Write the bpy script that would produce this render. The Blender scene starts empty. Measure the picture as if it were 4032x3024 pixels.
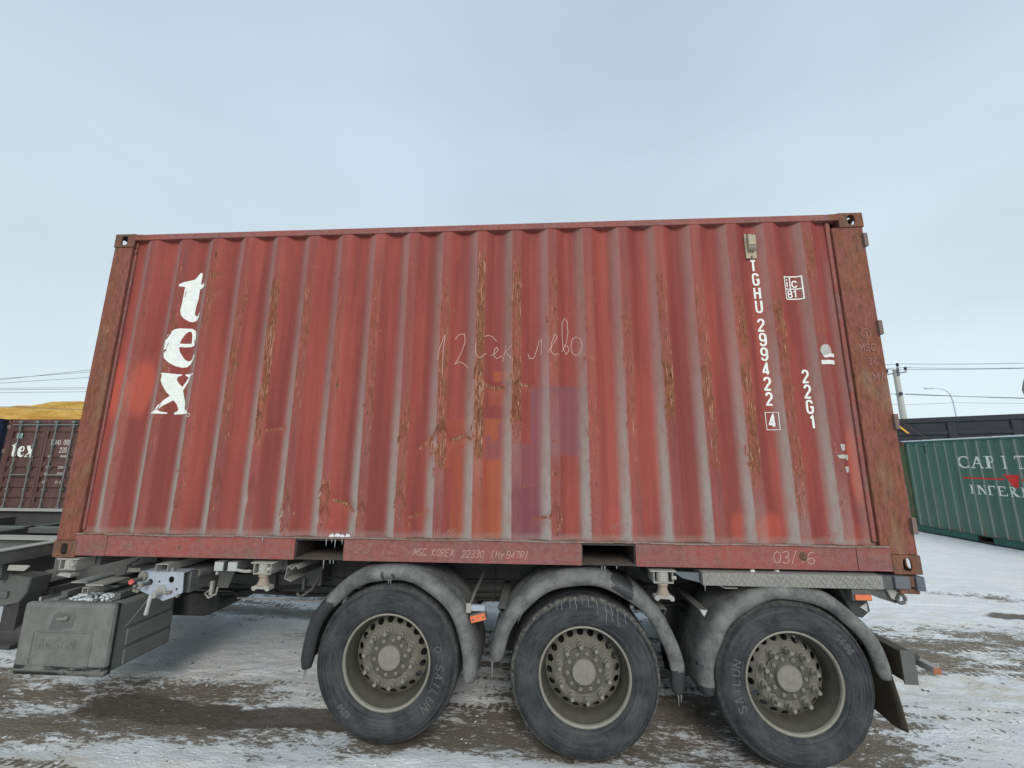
import bpy, bmesh, math, random
import numpy as np
from mathutils import Vector, Matrix
random.seed(7)
PI = math.pi
S = bpy.context.scene
COL = S.collection

# ---------------------------------------------------------------- camera
cd = bpy.data.cameras.new('camera'); cam = bpy.data.objects.new('camera', cd); COL.objects.link(cam)
cam.location = (3.56288, -2.95740, 0.71854)
cam.rotation_euler = (1.75583403, -0.00477311, 0.0590212)
cd.sensor_width = 36; cd.sensor_fit = 'HORIZONTAL'; cd.lens = 36 * 1597.14 / 4032
cd.clip_start = 0.05; cd.clip_end = 3000
S.camera = cam
# ---------------------------------------------------------------- light
SUN_EL, SUN_AZ = math.radians(31), math.radians(170)     # azimuth clockwise from +Y: behind the camera, a little to its right
W = bpy.data.worlds.new('World'); S.world = W; W.use_nodes = True
wn = W.node_tree; wn.nodes.clear()
def wnode(t): return wn.nodes.new(t)
sky = wnode('ShaderNodeTexSky'); sky.sky_type = 'NISHITA'; sky.sun_disc = False
sky.sun_elevation = SUN_EL; sky.sun_rotation = SUN_AZ; sky.dust_density = 4; sky.air_density = 1.3
b1 = wnode('ShaderNodeBackground'); b1.inputs[1].default_value = 0.08
wn.links.new(sky.outputs[0], b1.inputs[0])
tc = wnode('ShaderNodeTexCoord'); sep = wnode('ShaderNodeSeparateXYZ'); wn.links.new(tc.outputs['Generated'], sep.inputs[0])
mp = wnode('ShaderNodeMapping'); mp.inputs['Scale'].default_value = (1.0, 1.0, 2.6); wn.links.new(tc.outputs['Generated'], mp.inputs[0])
cn = wnode('ShaderNodeTexNoise'); cn.inputs['Scale'].default_value = 1.25; cn.inputs['Detail'].default_value = 4; cn.inputs['Roughness'].default_value = 0.42
wn.links.new(mp.outputs[0], cn.inputs[0])
mr = wnode('ShaderNodeMapRange'); mr.interpolation_type = 'SMOOTHSTEP'; mr.inputs[1].default_value = 0.0; mr.inputs[2].default_value = 0.85
mr.inputs[3].default_value = 1.0; mr.inputs[4].default_value = 0.0; wn.links.new(sep.outputs[2], mr.inputs[0])
m1 = wnode('ShaderNodeMix'); m1.data_type = 'RGBA'; wn.links.new(mr.outputs[0], m1.inputs[0])
m1.inputs[6].default_value = (0.42, 0.515, 0.59, 1); m1.inputs[7].default_value = (0.595, 0.69, 0.745, 1)
m2 = wnode('ShaderNodeMix'); m2.data_type = 'RGBA'; m2.blend_type = 'MULTIPLY'; m2.inputs[0].default_value = 1
cr = wnode('ShaderNodeMapRange'); cr.interpolation_type = 'SMOOTHSTEP'
cr.inputs[1].default_value = 0.3; cr.inputs[2].default_value = 0.72; cr.inputs[3].default_value = 0.90; cr.inputs[4].default_value = 1.07
wn.links.new(cn.outputs[0], cr.inputs[0])
wn.links.new(m1.outputs[2], m2.inputs[6]); wn.links.new(cr.outputs[0], m2.inputs[7])
b2 = wnode('ShaderNodeBackground'); b2.inputs[1].default_value = 1.0; wn.links.new(m2.outputs[2], b2.inputs[0])
ms = wnode('ShaderNodeMixShader'); ms.inputs[0].default_value = 0.9
wn.links.new(b1.outputs[0], ms.inputs[1]); wn.links.new(b2.outputs[0], ms.inputs[2])
wo = wnode('ShaderNodeOutputWorld'); wn.links.new(ms.outputs[0], wo.inputs[0])
sd = bpy.data.lights.new('sun', 'SUN'); sd.energy = 1.5; sd.angle = math.radians(26); sd.color = (1.0, 0.97, 0.93)
sun = bpy.data.objects.new('sun', sd); COL.objects.link(sun)
dvec = Vector((math.sin(SUN_AZ) * math.cos(SUN_EL), math.cos(SUN_AZ) * math.cos(SUN_EL), math.sin(SUN_EL)))
sun.rotation_euler = dvec.to_track_quat('Z', 'Y').to_euler(); sun.location = (0, -5, 12)
S.view_settings.view_transform = 'Standard'; S.view_settings.look = 'None'
S.view_settings.exposure = 0.46; S.view_settings.gamma = 1.0; S.view_settings.use_curve_mapping = False

# ---------------------------------------------------------------- noise in numpy
def _h(ix, iy, s):
    n = (ix.astype(np.int64) * 374761393 + iy.astype(np.int64) * 668265263 + s * 1442695041) & 0xffffffff
    n = ((n ^ (n >> 13)) * 1274126177) & 0xffffffff
    return ((n ^ (n >> 16)) & 0xffff) / 65535.0
def vn(x, y, s=0):
    x = np.asarray(x, float); y = np.asarray(y, float)
    ix, iy = np.floor(x), np.floor(y); fx, fy = x - ix, y - iy
    fx = fx * fx * (3 - 2 * fx); fy = fy * fy * (3 - 2 * fy)
    a = _h(ix, iy, s); b = _h(ix + 1, iy, s); c = _h(ix, iy + 1, s); d = _h(ix + 1, iy + 1, s)
    return (a * (1 - fx) + b * fx) * (1 - fy) + (c * (1 - fx) + d * fx) * fy
def fbm(x, y, s=0, o=4):
    r = 0; a = .5; t = 0
    for i in range(o):
        r = r + a * vn(x * 2 ** i, y * 2 ** i, s + i * 17); t += a; a *= .5
    return r / t
def sst(v, a, b):
    t = np.clip((v - a) / (b - a), 0, 1); return t * t * (3 - 2 * t)

# ---------------------------------------------------------------- materials
class Mt:
    def __init__(s, name, rough=.8, metal=0, spec=.3):
        s.m = bpy.data.materials.new(name); s.m.use_nodes = True; s.t = s.m.node_tree
        s.b = s.t.nodes['Principled BSDF']; s.set('Roughness', rough); s.set('Metallic', metal); s.set('Specular IOR Level', spec)
        s.tc = s.t.nodes.new('ShaderNodeTexCoord'); s.o = s.tc.outputs['Object']
    def lk(s, v, inp):
        if isinstance(v, (int, float)):
            inp.default_value = v if inp.type == 'VALUE' else (v, v, v, 1)
        elif isinstance(v, tuple): inp.default_value = v if len(v) == 4 or inp.type == 'VECTOR' else (*v, 1)
        else: s.t.links.new(v, inp)
    def set(s, k, v): s.lk(v, s.b.inputs[k])
    def mp(s, sc, rot=(0, 0, 0), v=None):
        n = s.t.nodes.new('ShaderNodeMapping'); n.inputs['Scale'].default_value = sc; n.inputs['Rotation'].default_value = rot
        s.t.links.new(v or s.o, n.inputs[0]); return n.outputs[0]
    def noise(s, v=None, sc=5, det=4, r=.6, dist=0):
        n = s.t.nodes.new('ShaderNodeTexNoise'); n.inputs['Scale'].default_value = sc; n.inputs['Detail'].default_value = det
        n.inputs['Roughness'].default_value = r; n.inputs['Distortion'].default_value = dist
        s.t.links.new(v or s.o, n.inputs[0]); return n.outputs[0]
    def vor(s, v=None, sc=5):
        n = s.t.nodes.new('ShaderNodeTexVoronoi'); n.inputs['Scale'].default_value = sc; s.t.links.new(v or s.o, n.inputs[0]); return n.outputs[0]
    def ss(s, f, a, b, lo=0., hi=1.):
        n = s.t.nodes.new('ShaderNodeMapRange'); n.interpolation_type = 'SMOOTHSTEP'
        if a > b: a, b, lo, hi = b, a, hi, lo
        for i, x in enumerate((a, b, lo, hi)): n.inputs[i + 1].default_value = x
        s.lk(f, n.inputs[0]); return n.outputs[0]
    def mix(s, f, a, b, mode='MIX'):
        n = s.t.nodes.new('ShaderNodeMix'); n.data_type = 'RGBA'; n.blend_type = mode
        s.lk(f, n.inputs[0]); s.lk(a, n.inputs[6]); s.lk(b, n.inputs[7]); return n.outputs[2]
    def ma(s, op, a, b=0., c=0.):
        n = s.t.nodes.new('ShaderNodeMath'); n.operation = op; s.lk(a, n.inputs[0]); s.lk(b, n.inputs[1]); s.lk(c, n.inputs[2]); return n.outputs[0]
    def at(s, name):
        n = s.t.nodes.new('ShaderNodeAttribute'); n.attribute_name = name; return n.outputs['Fac']
    def nz(s, ax=2):
        g = s.t.nodes.new('ShaderNodeNewGeometry'); q = s.t.nodes.new('ShaderNodeSeparateXYZ'); s.t.links.new(g.outputs['Normal'], q.inputs[0]); return q.outputs[ax]
    def xyz(s, ax):
        q = s.t.nodes.new('ShaderNodeSeparateXYZ'); s.t.links.new(s.o, q.inputs[0]); return q.outputs[ax]
    def bump(s, h, st=.3, d=.01):
        n = s.t.nodes.new('ShaderNodeBump'); n.inputs['Strength'].default_value = st; n.inputs['Distance'].default_value = d
        s.lk(h, n.inputs['Height']); s.t.links.new(n.outputs[0], s.b.inputs['Normal'])
    def done(s, col): s.set('Base Color', col); return s.m

def rustcol(k, n):
    a = k.mix(k.ss(n, .34, .47), (.045, .022, .016), (.165, .062, .032))
    a = k.mix(k.ss(n, .53, .62), a, (.235, .092, .05))
    return k.mix(k.ss(n, .65, .72), a, (.44, .24, .165))
def paint(name, base, dark, dustc=(.34, .31, .295), rough=.62, amt=1.0):
    """weathered container paint; rust / dust / orange / purple / fresh come per vertex where they sit on the steel"""
    k = Mt(name, rough, 0, .15)
    vs = k.noise(k.mp((9, 9, .55)), 1, 5, .65)            # rain streaks down the sheet
    big = k.noise(None, 1.3, 3, .5); fine = k.noise(None, 60, 4, .7)
    c = k.mix(k.ss(vs, .35, .68), dark, base); c = k.mix(k.ma('MULTIPLY', k.ss(big, .4, .65), .35), c, dark)
    c = k.mix(k.ma('MULTIPLY', k.at('orange'), .95), c, k.mix(k.ss(vs, .4, .6), (.31, .080, .038), (.24, .056, .032)))
    c = k.mix(k.ma('MULTIPLY', k.at('purple'), .92), c, k.mix(k.ss(big, .4, .6), (.150, .050, .062), (.190, .060, .068)))
    c = k.mix(k.ma('MULTIPLY', k.at('fresh'), .55), c, (.46, .09, .055))
    d1 = k.noise(k.mp((1, 1, .35)), 26, 5, .75)
    df = k.ma('MULTIPLY', k.at('dust'), k.ss(d1, .18, .6, .55, 1.05))
    df = k.ma('ADD', df, k.ma('MULTIPLY', k.ss(fine, .5, .8), .06 * amt))
    c = k.mix(df, c, dustc)
    ru = k.at('rust'); n1 = k.noise(k.mp((1, 1, .13)), 95, 6, .78, .2); n3 = k.noise(k.mp((1, 1, .5)), 15, 5, .65)
    c = k.mix(k.ma('MULTIPLY', k.ss(ru, .1, .7), .55), c, (.26, .085, .055))
    rm = k.ss(k.ma('ADD', ru, k.ma('ADD', k.ma('MULTIPLY', n1, 1.25), k.ma('MULTIPLY', n3, .75))), 1.46, 1.66)
    n2 = k.noise(k.mp((1, 1, .25)), 62, 5, .8, .2)
    c = k.mix(rm, c, rustcol(k, n2))
    pl = k.noise(k.mp((1, 1, .045)), 150, 4, .75)
    pm = k.ma('MULTIPLY', k.ss(k.ma('ADD', pl, k.ma('MULTIPLY', ru, .20)), .70, .735), k.ss(ru, .2, .34))
    c = k.mix(k.ma('MULTIPLY', pm, .8), c, k.mix(n3, (.50, .25, .19), (.44, .26, .18)))
    dk = k.ma('MULTIPLY', k.ss(k.noise(k.mp((1, 1, .2)), 70, 4, .7), .62, .66), k.ss(ru, .15, .35))
    c = k.mix(k.ma('MULTIPLY', dk, .8), c, (.045, .025, .02))
    sp = k.ss(k.noise(k.mp((1, 1, .5)), 75, 2, .5), .73, .77)      # chips down to primer
    c = k.mix(k.ma('MULTIPLY', sp, .55 * amt), c, (.10, .045, .035))
    k.set('Roughness', k.ma('ADD', k.ma('MULTIPLY', rm, .2), rough))
    k.bump(k.ma('ADD', k.ma('MULTIPLY', rm, -.6), k.ma('MULTIPLY', fine, .25)), .35, .004)
    return k.done(c)
def corroded(name, base, r=.55):
    k = Mt(name, .85, 0, .25)
    n1 = k.noise(k.mp((1, 1, .30)), 34, 7, .78, .3); n2 = k.noise(k.mp((1, 1, .28)), 52, 6, .8, .3); big = k.noise(k.mp((1, 1, .45)), 4.5, 4, .6)
    m = k.ss(k.ma('ADD', n1, k.ma('MULTIPLY', big, .8)), 1.02 - r * .5, 1.3 - r * .5)
    c = k.mix(k.ss(n2, .3, .7), (base[0] * .55, base[1] * .6, base[2] * .6), base)
    c = k.mix(m, c, rustcol(k, n2))
    c = k.mix(k.ma('MULTIPLY', k.ss(big, .5, .7), .35), c, (.26, .2, .15))
    k.bump(k.ma('ADD', k.ma('MULTIPLY', m, -.5), n2), .5, .006)
    return k.done(c)
def railmat(name, r=.35):
    k = Mt(name, .8, 0, .3)
    a = k.noise(k.mp((.5, 1, 1)), 3.5, 4, .6); b = k.noise(None, 24, 6, .75); st = k.noise(k.mp((1, 1, .25)), 30, 4, .7)
    c = k.mix(k.ss(a, .35, .65), (.175, .066, .062), (.26, .062, .050)); c = k.mix(k.ma('MULTIPLY', k.ss(k.noise(k.mp((.8, 1, 1)), 7, 5, .7), .52, .66), .6), c, (.13, .085, .065)); c = k.mix(k.ma('MULTIPLY', k.ss(b, .35, .7), .5), c, (.25, .155, .14))
    m = k.ss(k.ma('ADD', b, k.ma('MULTIPLY', a, r)), .62 + r * .5, .74 + r * .5 - .06); c = k.mix(m, c, rustcol(k, st))
    k.bump(b, .3, .004); return k.done(c)
def dusty(name, base, dust=(.225, .215, .195), amt=.7, up=.25, rough=.85, sc=9, wet=None, met=0.):
    k = Mt(name, rough, met, .3)
    n = k.noise(None, sc, 5, .68); f = k.noise(None, sc * 9, 4, .7)
    a = k.ma('ADD', k.ss(n, .25, .7, amt - .22, amt + .12), k.ma('MULTIPLY', k.ss(f, .3, .75), .18))
    a = k.ma('ADD', a, k.ma('MULTIPLY', k.ss(k.nz(), .3, .95), up))
    a = k.ma('MINIMUM', a, 1.)
    c = k.mix(a, base, dust)
    c = k.mix(k.ma('MULTIPLY', k.ss(f, .55, .72), .3), c, (dust[0] * .55, dust[1] * .55, dust[2] * .55))
    if wet:
        w = k.ss(k.noise(k.mp((1, 1, .6)), wet, 3, .5), .57, .62); c = k.mix(w, c, (base[0] * .7, base[1] * .7, base[2] * .7)); k.set('Roughness', k.ma('SUBTRACT', rough, k.ma('MULTIPLY', w, .45)))
    k.bump(k.ma('ADD', n, k.ma('MULTIPLY', f, .5)), .25, .006)
    return k.done(c)
def flat(name, c, rough=.7, chip=None, spec=.3, metal=0, emit=None):
    k = Mt(name, rough, metal, spec)
    n = k.noise(None, 40, 4, .7)
    cc = k.mix(k.ss(n, .3, .8), c, tuple(x * .8 for x in c))
    if chip:
        cc = k.mix(k.ss(k.noise(None, 55, 4, .7), .66, .72), cc, chip)
    return k.done(cc)

M = {}
M['red'] = paint('red container paint', (.280, .060, .048), (.180, .040, .034), (.285, .245, .222))
M['red_rail'] = railmat('red rail paint', .3); M['top_rail'] = railmat('scuffed top rail paint', .95)
M['redrust'] = corroded('corroded red steel', (.25, .088, .070), .54)
M['brownrust'] = corroded('brown corroded casting', (.16, .09, .065), .5)
M['green'] = paint('green container paint', (.05, .140, .108), (.036, .102, .083), (.30, .33, .28), amt=1.1)
M['greenrail'] = dusty('green grey rail', (.04, .1, .07), (.15, .17, .13), .5)
M['brown'] = paint('maroon container paint', (.115, .062, .055), (.075, .044, .042), (.18, .15, .135), amt=.8)
M['blue'] = paint('dark blue container paint', (.03, .04, .075), (.022, .03, .055), (.16, .17, .19), amt=.5)
M['white'] = flat('white lettering', (.72, .75, .70), .6, (.35, .2, .17))
M['chalk'] = flat('chalk', (.55, .36, .32), .95)
M['chalk_dim'] = flat('faint chalk', (.34, .17, .155), .95)
M['sticker'] = flat('peeled sticker', (.40, .38, .35), .5, (.6, .6, .58))
M['beige'] = dusty('beige vent plastic', (.42, .36, .26), (.3, .25, .18), .35)
M['orange_lens'] = flat('orange reflector lens', (.66, .17, .075), .3, (.5, .15, .08))
M['dark'] = dusty('dark chassis paint', (.03, .033, .035), (.15, .15, .14), .62, .7, sc=5)
M['darker'] = dusty('black running gear', (.018, .019, .021), (.075, .075, .07), .5, .5)
M['deck'] = dusty('dust covered chassis beam', (.06, .065, .065), (.12, .12, .11), .55, .9, sc=4)
M['fender'] = dusty('muddy grey mudguard', (.045, .047, .048), (.205, .205, .19), .86, .25, .8, 7, 3.2)
def fender_mat():
    k = Mt('muddy mudguard', .8, 0, .35)
    w0 = k.at('wet'); n = k.noise(None, 8, 6, .72); f = k.noise(None, 70, 5, .75); st = k.noise(k.mp((1, .15, 1)), 40, 4, .7)
    c = k.mix(k.ss(n, .3, .7), (.065, .067, .066), (.185, .186, .174)); c = k.mix(k.ma('MULTIPLY', k.ss(f, .5, .7), .4), c, (.11, .115, .115)); c = k.mix(k.ma('MULTIPLY', k.ss(st, .5, .7), .3), c, (.085, .09, .095))
    w = k.ss(k.ma('ADD', w0, k.ma('MULTIPLY', k.noise(None, 13, 5, .65), .8)), .86, .93)
    c = k.mix(k.ma('MULTIPLY', w, .9), c, (.022, .022, .023)); k.set('Roughness', k.ma('SUBTRACT', .82, k.ma('MULTIPLY', w, .4)))
    k.bump(k.ma('ADD', n, k.ma('MULTIPLY', f, .9)), .6, .008); return k.done(c)
M['fender'] = fender_mat()
M['box'] = dusty('muddy plastic box', (.03, .032, .032), (.165, .172, .158), .92, .12, .9, 6)
def lid_mat():
    k = Mt('muddy box lid', .9, 0, .25)
    n = k.noise(None, 7, 6, .7); f = k.noise(None, 60, 6, .8); s_ = k.noise(k.mp((.4, 1, 1)), 14, 5, .65)
    c = k.mix(k.ss(n, .3, .7), (.125, .125, .116), (.175, .176, .164)); c = k.mix(k.ma('MULTIPLY', k.ss(f, .5, .7), .45), c, (.08, .083, .075))
    low = k.ma('MULTIPLY', k.ss(k.xyz(2), -.735, -.75), k.ss(k.ma('ADD', s_, k.ma('MULTIPLY', k.ss(k.xyz(0), .35, .1), .35)), .45, .6))
    low2 = k.ma('MULTIPLY', k.ma('MULTIPLY', k.ss(k.xyz(2), -.70, -.71), k.ss(k.xyz(2), -.735, -.728)), k.ss(s_, .42, .52))
    c = k.mix(k.ma('MAXIMUM', low, low2), c, (.022, .025, .024)); k.bump(k.ma('ADD', n, f), .5, .005); return k.done(c)
M['lid'] = lid_mat()
M['boxside'] = M['box']
M['wheel'] = dusty('dusty steel disc', (.045, .042, .036), (.145, .137, .115), .78, .1, .75, 12)
M['rim'] = dusty('dark rim barrel', (.022, .021, .018), (.082, .077, .062), .5, .35, .6, 9); M['rimedge'] = dusty('worn rim edge', (.13, .125, .11), (.30, .285, .24), .5, .2, .5, 30)  # barrel darker than the disc, paler where it faces up
M['hubring'] = dusty('greasy hub flange', (.03, .03, .026), (.115, .108, .09), .55, .1, .6, 18)
M['bolt'] = dusty('dusty wheel nut', (.08, .075, .065), (.205, .195, .168), .85, .1, .75, 30)
M['galv'] = dusty('galvanised plate', (.36, .41, .48), (.24, .24, .23), .3, .1, .5, 14)
M['light_dust'] = dusty('pale dusty steel', (.2, .2, .2), (.32, .31, .28), .8, .3, .85, 14)
M['tread'] = dusty('tread plate', (.11, .11, .11), (.23, .225, .205), .8, .25, .8, 12)
M['flap'] = dusty('black rubber mudflap', (.025, .022, .018), (.085, .07, .05), .45, .0, .6, 4)
M['black'] = dusty('black tipper paint', (.016, .019, .026), (.05, .05, .055), .3, .3, .5, 3)
M['yellow'] = flat('yellow marking', (.75, .42, .05), .5)
M['conc'] = dusty('concrete', (.36, .34, .29), (.44, .41, .33), .5, .2, .95, 6)
M['pole'] = dusty('grey concrete pole', (.34, .35, .32), (.45, .46, .42), .5, 0, .95, 3)
M['wire'] = flat('wire', (.12, .13, .15), .7)
M['insul'] = flat('insulator glaze', (.03, .03, .035), .4)
M['lampm'] = flat('lamp post grey', (.38, .43, .48), .5)
M['rope'] = flat('brown rod', (.10, .06, .05), .9)
M['ice'] = flat('dirty ice', (.33, .34, .34), .25, spec=.6)
M['redtip'] = flat('red knob', (.55, .12, .10), .5)
M['red_print'] = flat('red print', (.62, .035, .03), .6)
M['blue_dirty'] = dusty('dirty blue steel', (.05, .085, .13), (.15, .145, .135), .5, .1)
M['cable'] = flat('black cable', (.02, .02, .022), .6)
def tyre_mat(band=.35):
    k = Mt('dusty tyre rubber', .72, 0, .35)
    n = k.noise(None, 6, 6, .7, .4); f = k.noise(None, 70, 6, .8)
    rr = k.ma('SQRT', k.ma('ADD', k.ma('POWER', k.xyz(0), 2.), k.ma('POWER', k.xyz(2), 2.)))
    cx = k.t.nodes.new('ShaderNodeCombineXYZ'); an = k.ma('ARCTAN2', k.xyz(2), k.xyz(0)); k.lk(k.ma('MULTIPLY', rr, 60.), cx.inputs[0]); k.lk(k.ma('MULTIPLY', an, 1.3), cx.inputs[1]); k.lk(k.xyz(1), cx.inputs[2])
    ring = k.noise(cx.outputs[0], 1.0, 4, .7)
    c = k.mix(k.ss(n, .33, .68), (.013, .0145, .018), (.047, .049, .050))
    c = k.mix(k.ma('MULTIPLY', k.ss(ring, .45, .72), .45), c, (.085, .085, .08))
    c = k.mix(k.ma('MULTIPLY', k.ss(ring, .42, .28), .6), c, (.025, .027, .032))
    sh = k.ma('MULTIPLY', k.ss(rr, .462, .484), k.ss(rr, .499, .49))
    c = k.mix(k.ma('MULTIPLY', k.ma('MULTIPLY', sh, band), k.ss(k.noise(None, 34, 6, .8), .40, .7)), c, (.22, .205, .17))
    c = k.mix(k.ma('MULTIPLY', k.ss(f, .56, .70), .35), c, (.14, .14, .132))
    c = k.mix(k.ma('MULTIPLY', k.ss(f, .46, .36), .5), c, (.02, .022, .027))
    k.bump(k.ma('ADD', f, k.ma('MULTIPLY', ring, 1.)), .4, .003)
    return k.done(c)
M['tyre'] = tyre_mat(); M['tyre_pale'] = tyre_mat(1.)
def sand_mat():
    k = Mt('yellow sand', .95, 0, .1)
    n = k.noise(k.mp((1, 1, 2)), .5, 6, .7); f = k.noise(None, 3, 6, .75)
    c = k.mix(k.ss(n, .35, .65), (.60, .32, .06), (.82, .52, .15)); c = k.mix(k.ss(f, .55, .7), c, (.42, .21, .05))
    k.bump(k.ma('ADD', n, f), .8, .5); return k.done(c)
M['sand'] = sand_mat()
def ground_mat():
    k = Mt('snow and mud', .8, 0, .3)
    mud = k.at('mud'); wet = k.at('wet'); tint = k.at('brown')
    st = k.mp((.5, 1.35, 1), (0, 0, math.radians(14))); s2 = k.mp((.42, 1.2, 1), (0, 0, math.radians(18)))
    n1 = k.noise(st, 24, 7, .78, .35); n2 = k.noise(s2, 62, 5, .75, .3); n3 = k.noise(None, 2.2, 6, .65); n4 = k.noise(st, 5, 6, .68); n5 = k.noise(k.mp((.6, 1.1, 1)), 30, 3, .6); n6 = k.noise(s2, 120, 3, .7)
    v = k.ma('ADD', k.ma('MULTIPLY', n1, 1.0), k.ma('ADD', k.ma('MULTIPLY', n2, .55), k.ma('MULTIPLY', n4, .7)))   # mean 1.1
    mm = k.ss(k.ma('ADD', v, k.ma('MULTIPLY', mud, .66)), 1.33, 1.42)
    snow = k.mix(k.ss(n3, .35, .65), (.86, .895, .925), (.93, .935, .925))
    snow = k.mix(k.ma('MULTIPLY', k.ss(n4, .38, .62), k.ma('MULTIPLY', tint, .75)), snow, (.66, .57, .43))
    dirt = k.mix(k.ss(n2, .35, .65), (.115, .090, .066), (.29, .245, .19))
    dirt = k.mix(k.ma('MULTIPLY', k.ss(n3, .4, .6), .5), dirt, (.15, .125, .10))
    slush = k.ss(k.ma('ADD', k.ma('MULTIPLY', n5, .5), k.ma('ADD', k.ma('MULTIPLY', n4, .5), k.ma('MULTIPLY', mud, .3))), .60, .80)
    c = k.mix(k.ma('MULTIPLY', slush, .16), snow, (.52, .49, .45))
    c = k.mix(k.ma('MULTIPLY', mm, .95), c, dirt)
    c = k.mix(k.ma('MULTIPLY', k.ss(n6, .60, .68), .55), c, (.30, .25, .20)); c = k.mix(k.ma('MULTIPLY', k.ma('MULTIPLY', k.ss(n6, .40, .33), mm), .5), c, (.62, .60, .56))
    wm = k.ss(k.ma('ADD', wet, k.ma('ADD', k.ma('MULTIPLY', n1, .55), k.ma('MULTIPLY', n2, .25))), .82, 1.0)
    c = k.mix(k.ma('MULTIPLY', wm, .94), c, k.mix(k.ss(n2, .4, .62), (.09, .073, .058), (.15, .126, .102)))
    k.set('Roughness', k.ma('SUBTRACT', .85, k.ma('MULTIPLY', wm, .3)))
    k.bump(k.ma('ADD', k.ma('MULTIPLY', mm, -.7), k.ma('ADD', k.ma('MULTIPLY', n2, 1.1), k.ma('MULTIPLY', n1, 1.7))), .8, .026)
    return k.done(c)
M['ground'] = ground_mat()
M['snow'] = flat('snow', (.66, .69, .71), .9)

# ---------------------------------------------------------------- mesh builders
class MB:
    def __init__(s): s.v = []; s.f = []
    def add(s, v, f):
        o = len(s.v); s.v += [tuple(map(float, p)) for p in v]; s.f += [tuple(i + o for i in q) for q in f]; return s
    def box(s, x0, x1, y0, y1, z0, z1, rot=None, piv=None):
        v = [(x, y, z) for z in (z0, z1) for x, y in ((x0, y0), (x1, y0), (x1, y1), (x0, y1))]
        if rot is not None:
            pv = Vector(piv or ((x0 + x1) / 2, (y0 + y1) / 2, (z0 + z1) / 2)); v = [tuple(rot @ (Vector(p) - pv) + pv) for p in v]
        return s.add(v, [(3, 2, 1, 0), (4, 5, 6, 7), (0, 1, 5, 4), (1, 2, 6, 5), (2, 3, 7, 6), (3, 0, 4, 7)])
    def cyl(s, p0, p1, r, n=16, r2=None, cap=True):
        p0, p1 = Vector(p0), Vector(p1); d = (p1 - p0).normalized(); u = d.orthogonal().normalized(); w = d.cross(u); r2 = r if r2 is None else r2
        v = [tuple(p + (u * math.cos(2 * PI * i / n) + w * math.sin(2 * PI * i / n)) * q) for p, q in ((p0, r), (p1, r2)) for i in range(n)]
        f = [(i, (i + 1) % n, n + (i + 1) % n, n + i) for i in range(n)]
        if cap: f += [tuple(range(n))[::-1], tuple(range(n, 2 * n))]
        return s.add(v, f)
    def tube(s, pts, r, n=8):
        pts = [Vector(p) for p in pts]; rings = []
        for i, p in enumerate(pts):
            d = (pts[min(i + 1, len(pts) - 1)] - pts[max(i - 1, 0)]).normalized()
            a = Vector((0, 0, 1)) if abs(d.z) < .9 else Vector((1, 0, 0)); u = d.cross(a).normalized(); w = d.cross(u)
            rr = r[i] if isinstance(r, (list, tuple)) else r
            rings.append([tuple(p + (u * math.cos(2 * PI * k / n) + w * math.sin(2 * PI * k / n)) * rr) for k in range(n)])
        v = sum(rings, []); f = []
        for i in range(len(pts) - 1):
            for k in range(n): f.append((i * n + k, i * n + (k + 1) % n, (i + 1) * n + (k + 1) % n, (i + 1) * n + k))
        f += [tuple(range(n))[::-1], tuple((len(pts) - 1) * n + k for k in range(n))]
        return s.add(v, f)
    def prism(s, poly, ax, a, b):
        """poly 2D in the two other axes, extruded along axis ax from a to b"""
        def P(p, t): return {0: (t, p[0], p[1]), 1: (p[0], t, p[1]), 2: (p[0], p[1], t)}[ax]
        n = len(poly); v = [P(p, a) for p in poly] + [P(p, b) for p in poly]
        return s.add(v, [tuple(range(n)), tuple(range(2 * n - 1, n - 1, -1))] + [(i, n + i, n + (i + 1) % n, (i + 1) % n) for i in range(n)])
    def lathe(s, prof, c=(0, 0, 0), n=48, ax=1, a0=0, a1=2 * PI):
        """prof [(r, t)] round axis ax through c"""
        full = abs(a1 - a0 - 2 * PI) < 1e-6; m = n if full else n + 1; v = []
        for i in range(m):
            a = a0 + (a1 - a0) * i / n
            for r, t in prof:
                q = (r * math.cos(a), r * math.sin(a))
                v.append((c[0] + q[0], c[1] + t, c[2] + q[1]) if ax == 1 else ((c[0] + t, c[1] + q[0], c[2] + q[1]) if ax == 0 else (c[0] + q[0], c[1] + q[1], c[2] + t)))
        k = len(prof); f = []
        for i in range(n):
            j = (i + 1) % m
            for q in range(k - 1): f.append((i * k + q, i * k + q + 1, j * k + q + 1, j * k + q))
        return s.add(v, f)
    def sweep(s, sec, path):
        """sec: callable(i)->list of 3D points"""
        rings = [sec(i) for i in path]; k = len(rings[0]); v = sum(rings, []); f = []
        for i in range(len(rings) - 1):
            for q in range(k - 1): f.append((i * k + q, i * k + q + 1, (i + 1) * k + q + 1, (i + 1) * k + q))
        return s.add(v, f)
    def build(s, name, mat, parent=None, smooth=False, bevel=0, solid=0, label=None, kind=None, face=None):
        me = bpy.data.meshes.new(name); me.from_pydata(s.v, [], s.f)
        bm = bmesh.new(); bm.from_mesh(me); bmesh.ops.recalc_face_normals(bm, faces=bm.faces)
        if face:
            bm.normal_update(); d = Vector(face)
            for q in bm.faces:
                if q.normal.dot(d) < 0: q.normal_flip()
        bm.to_mesh(me); bm.free()
        me.materials.append(mat)
        o = bpy.data.objects.new(name, me); COL.objects.link(o)
        if parent: o.parent = parent
        if smooth: smo(me, 40 if smooth is True else smooth)
        if solid: q = o.modifiers.new('solid', 'SOLIDIFY'); q.thickness = solid; q.offset = 0
        if bevel: q = o.modifiers.new('bevel', 'BEVEL'); q.width = bevel; q.segments = 2; q.limit_method = 'ANGLE'; q.angle_limit = math.radians(40)
        if label: o['label'] = label
        if kind: o['kind'] = kind
        return o
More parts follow.
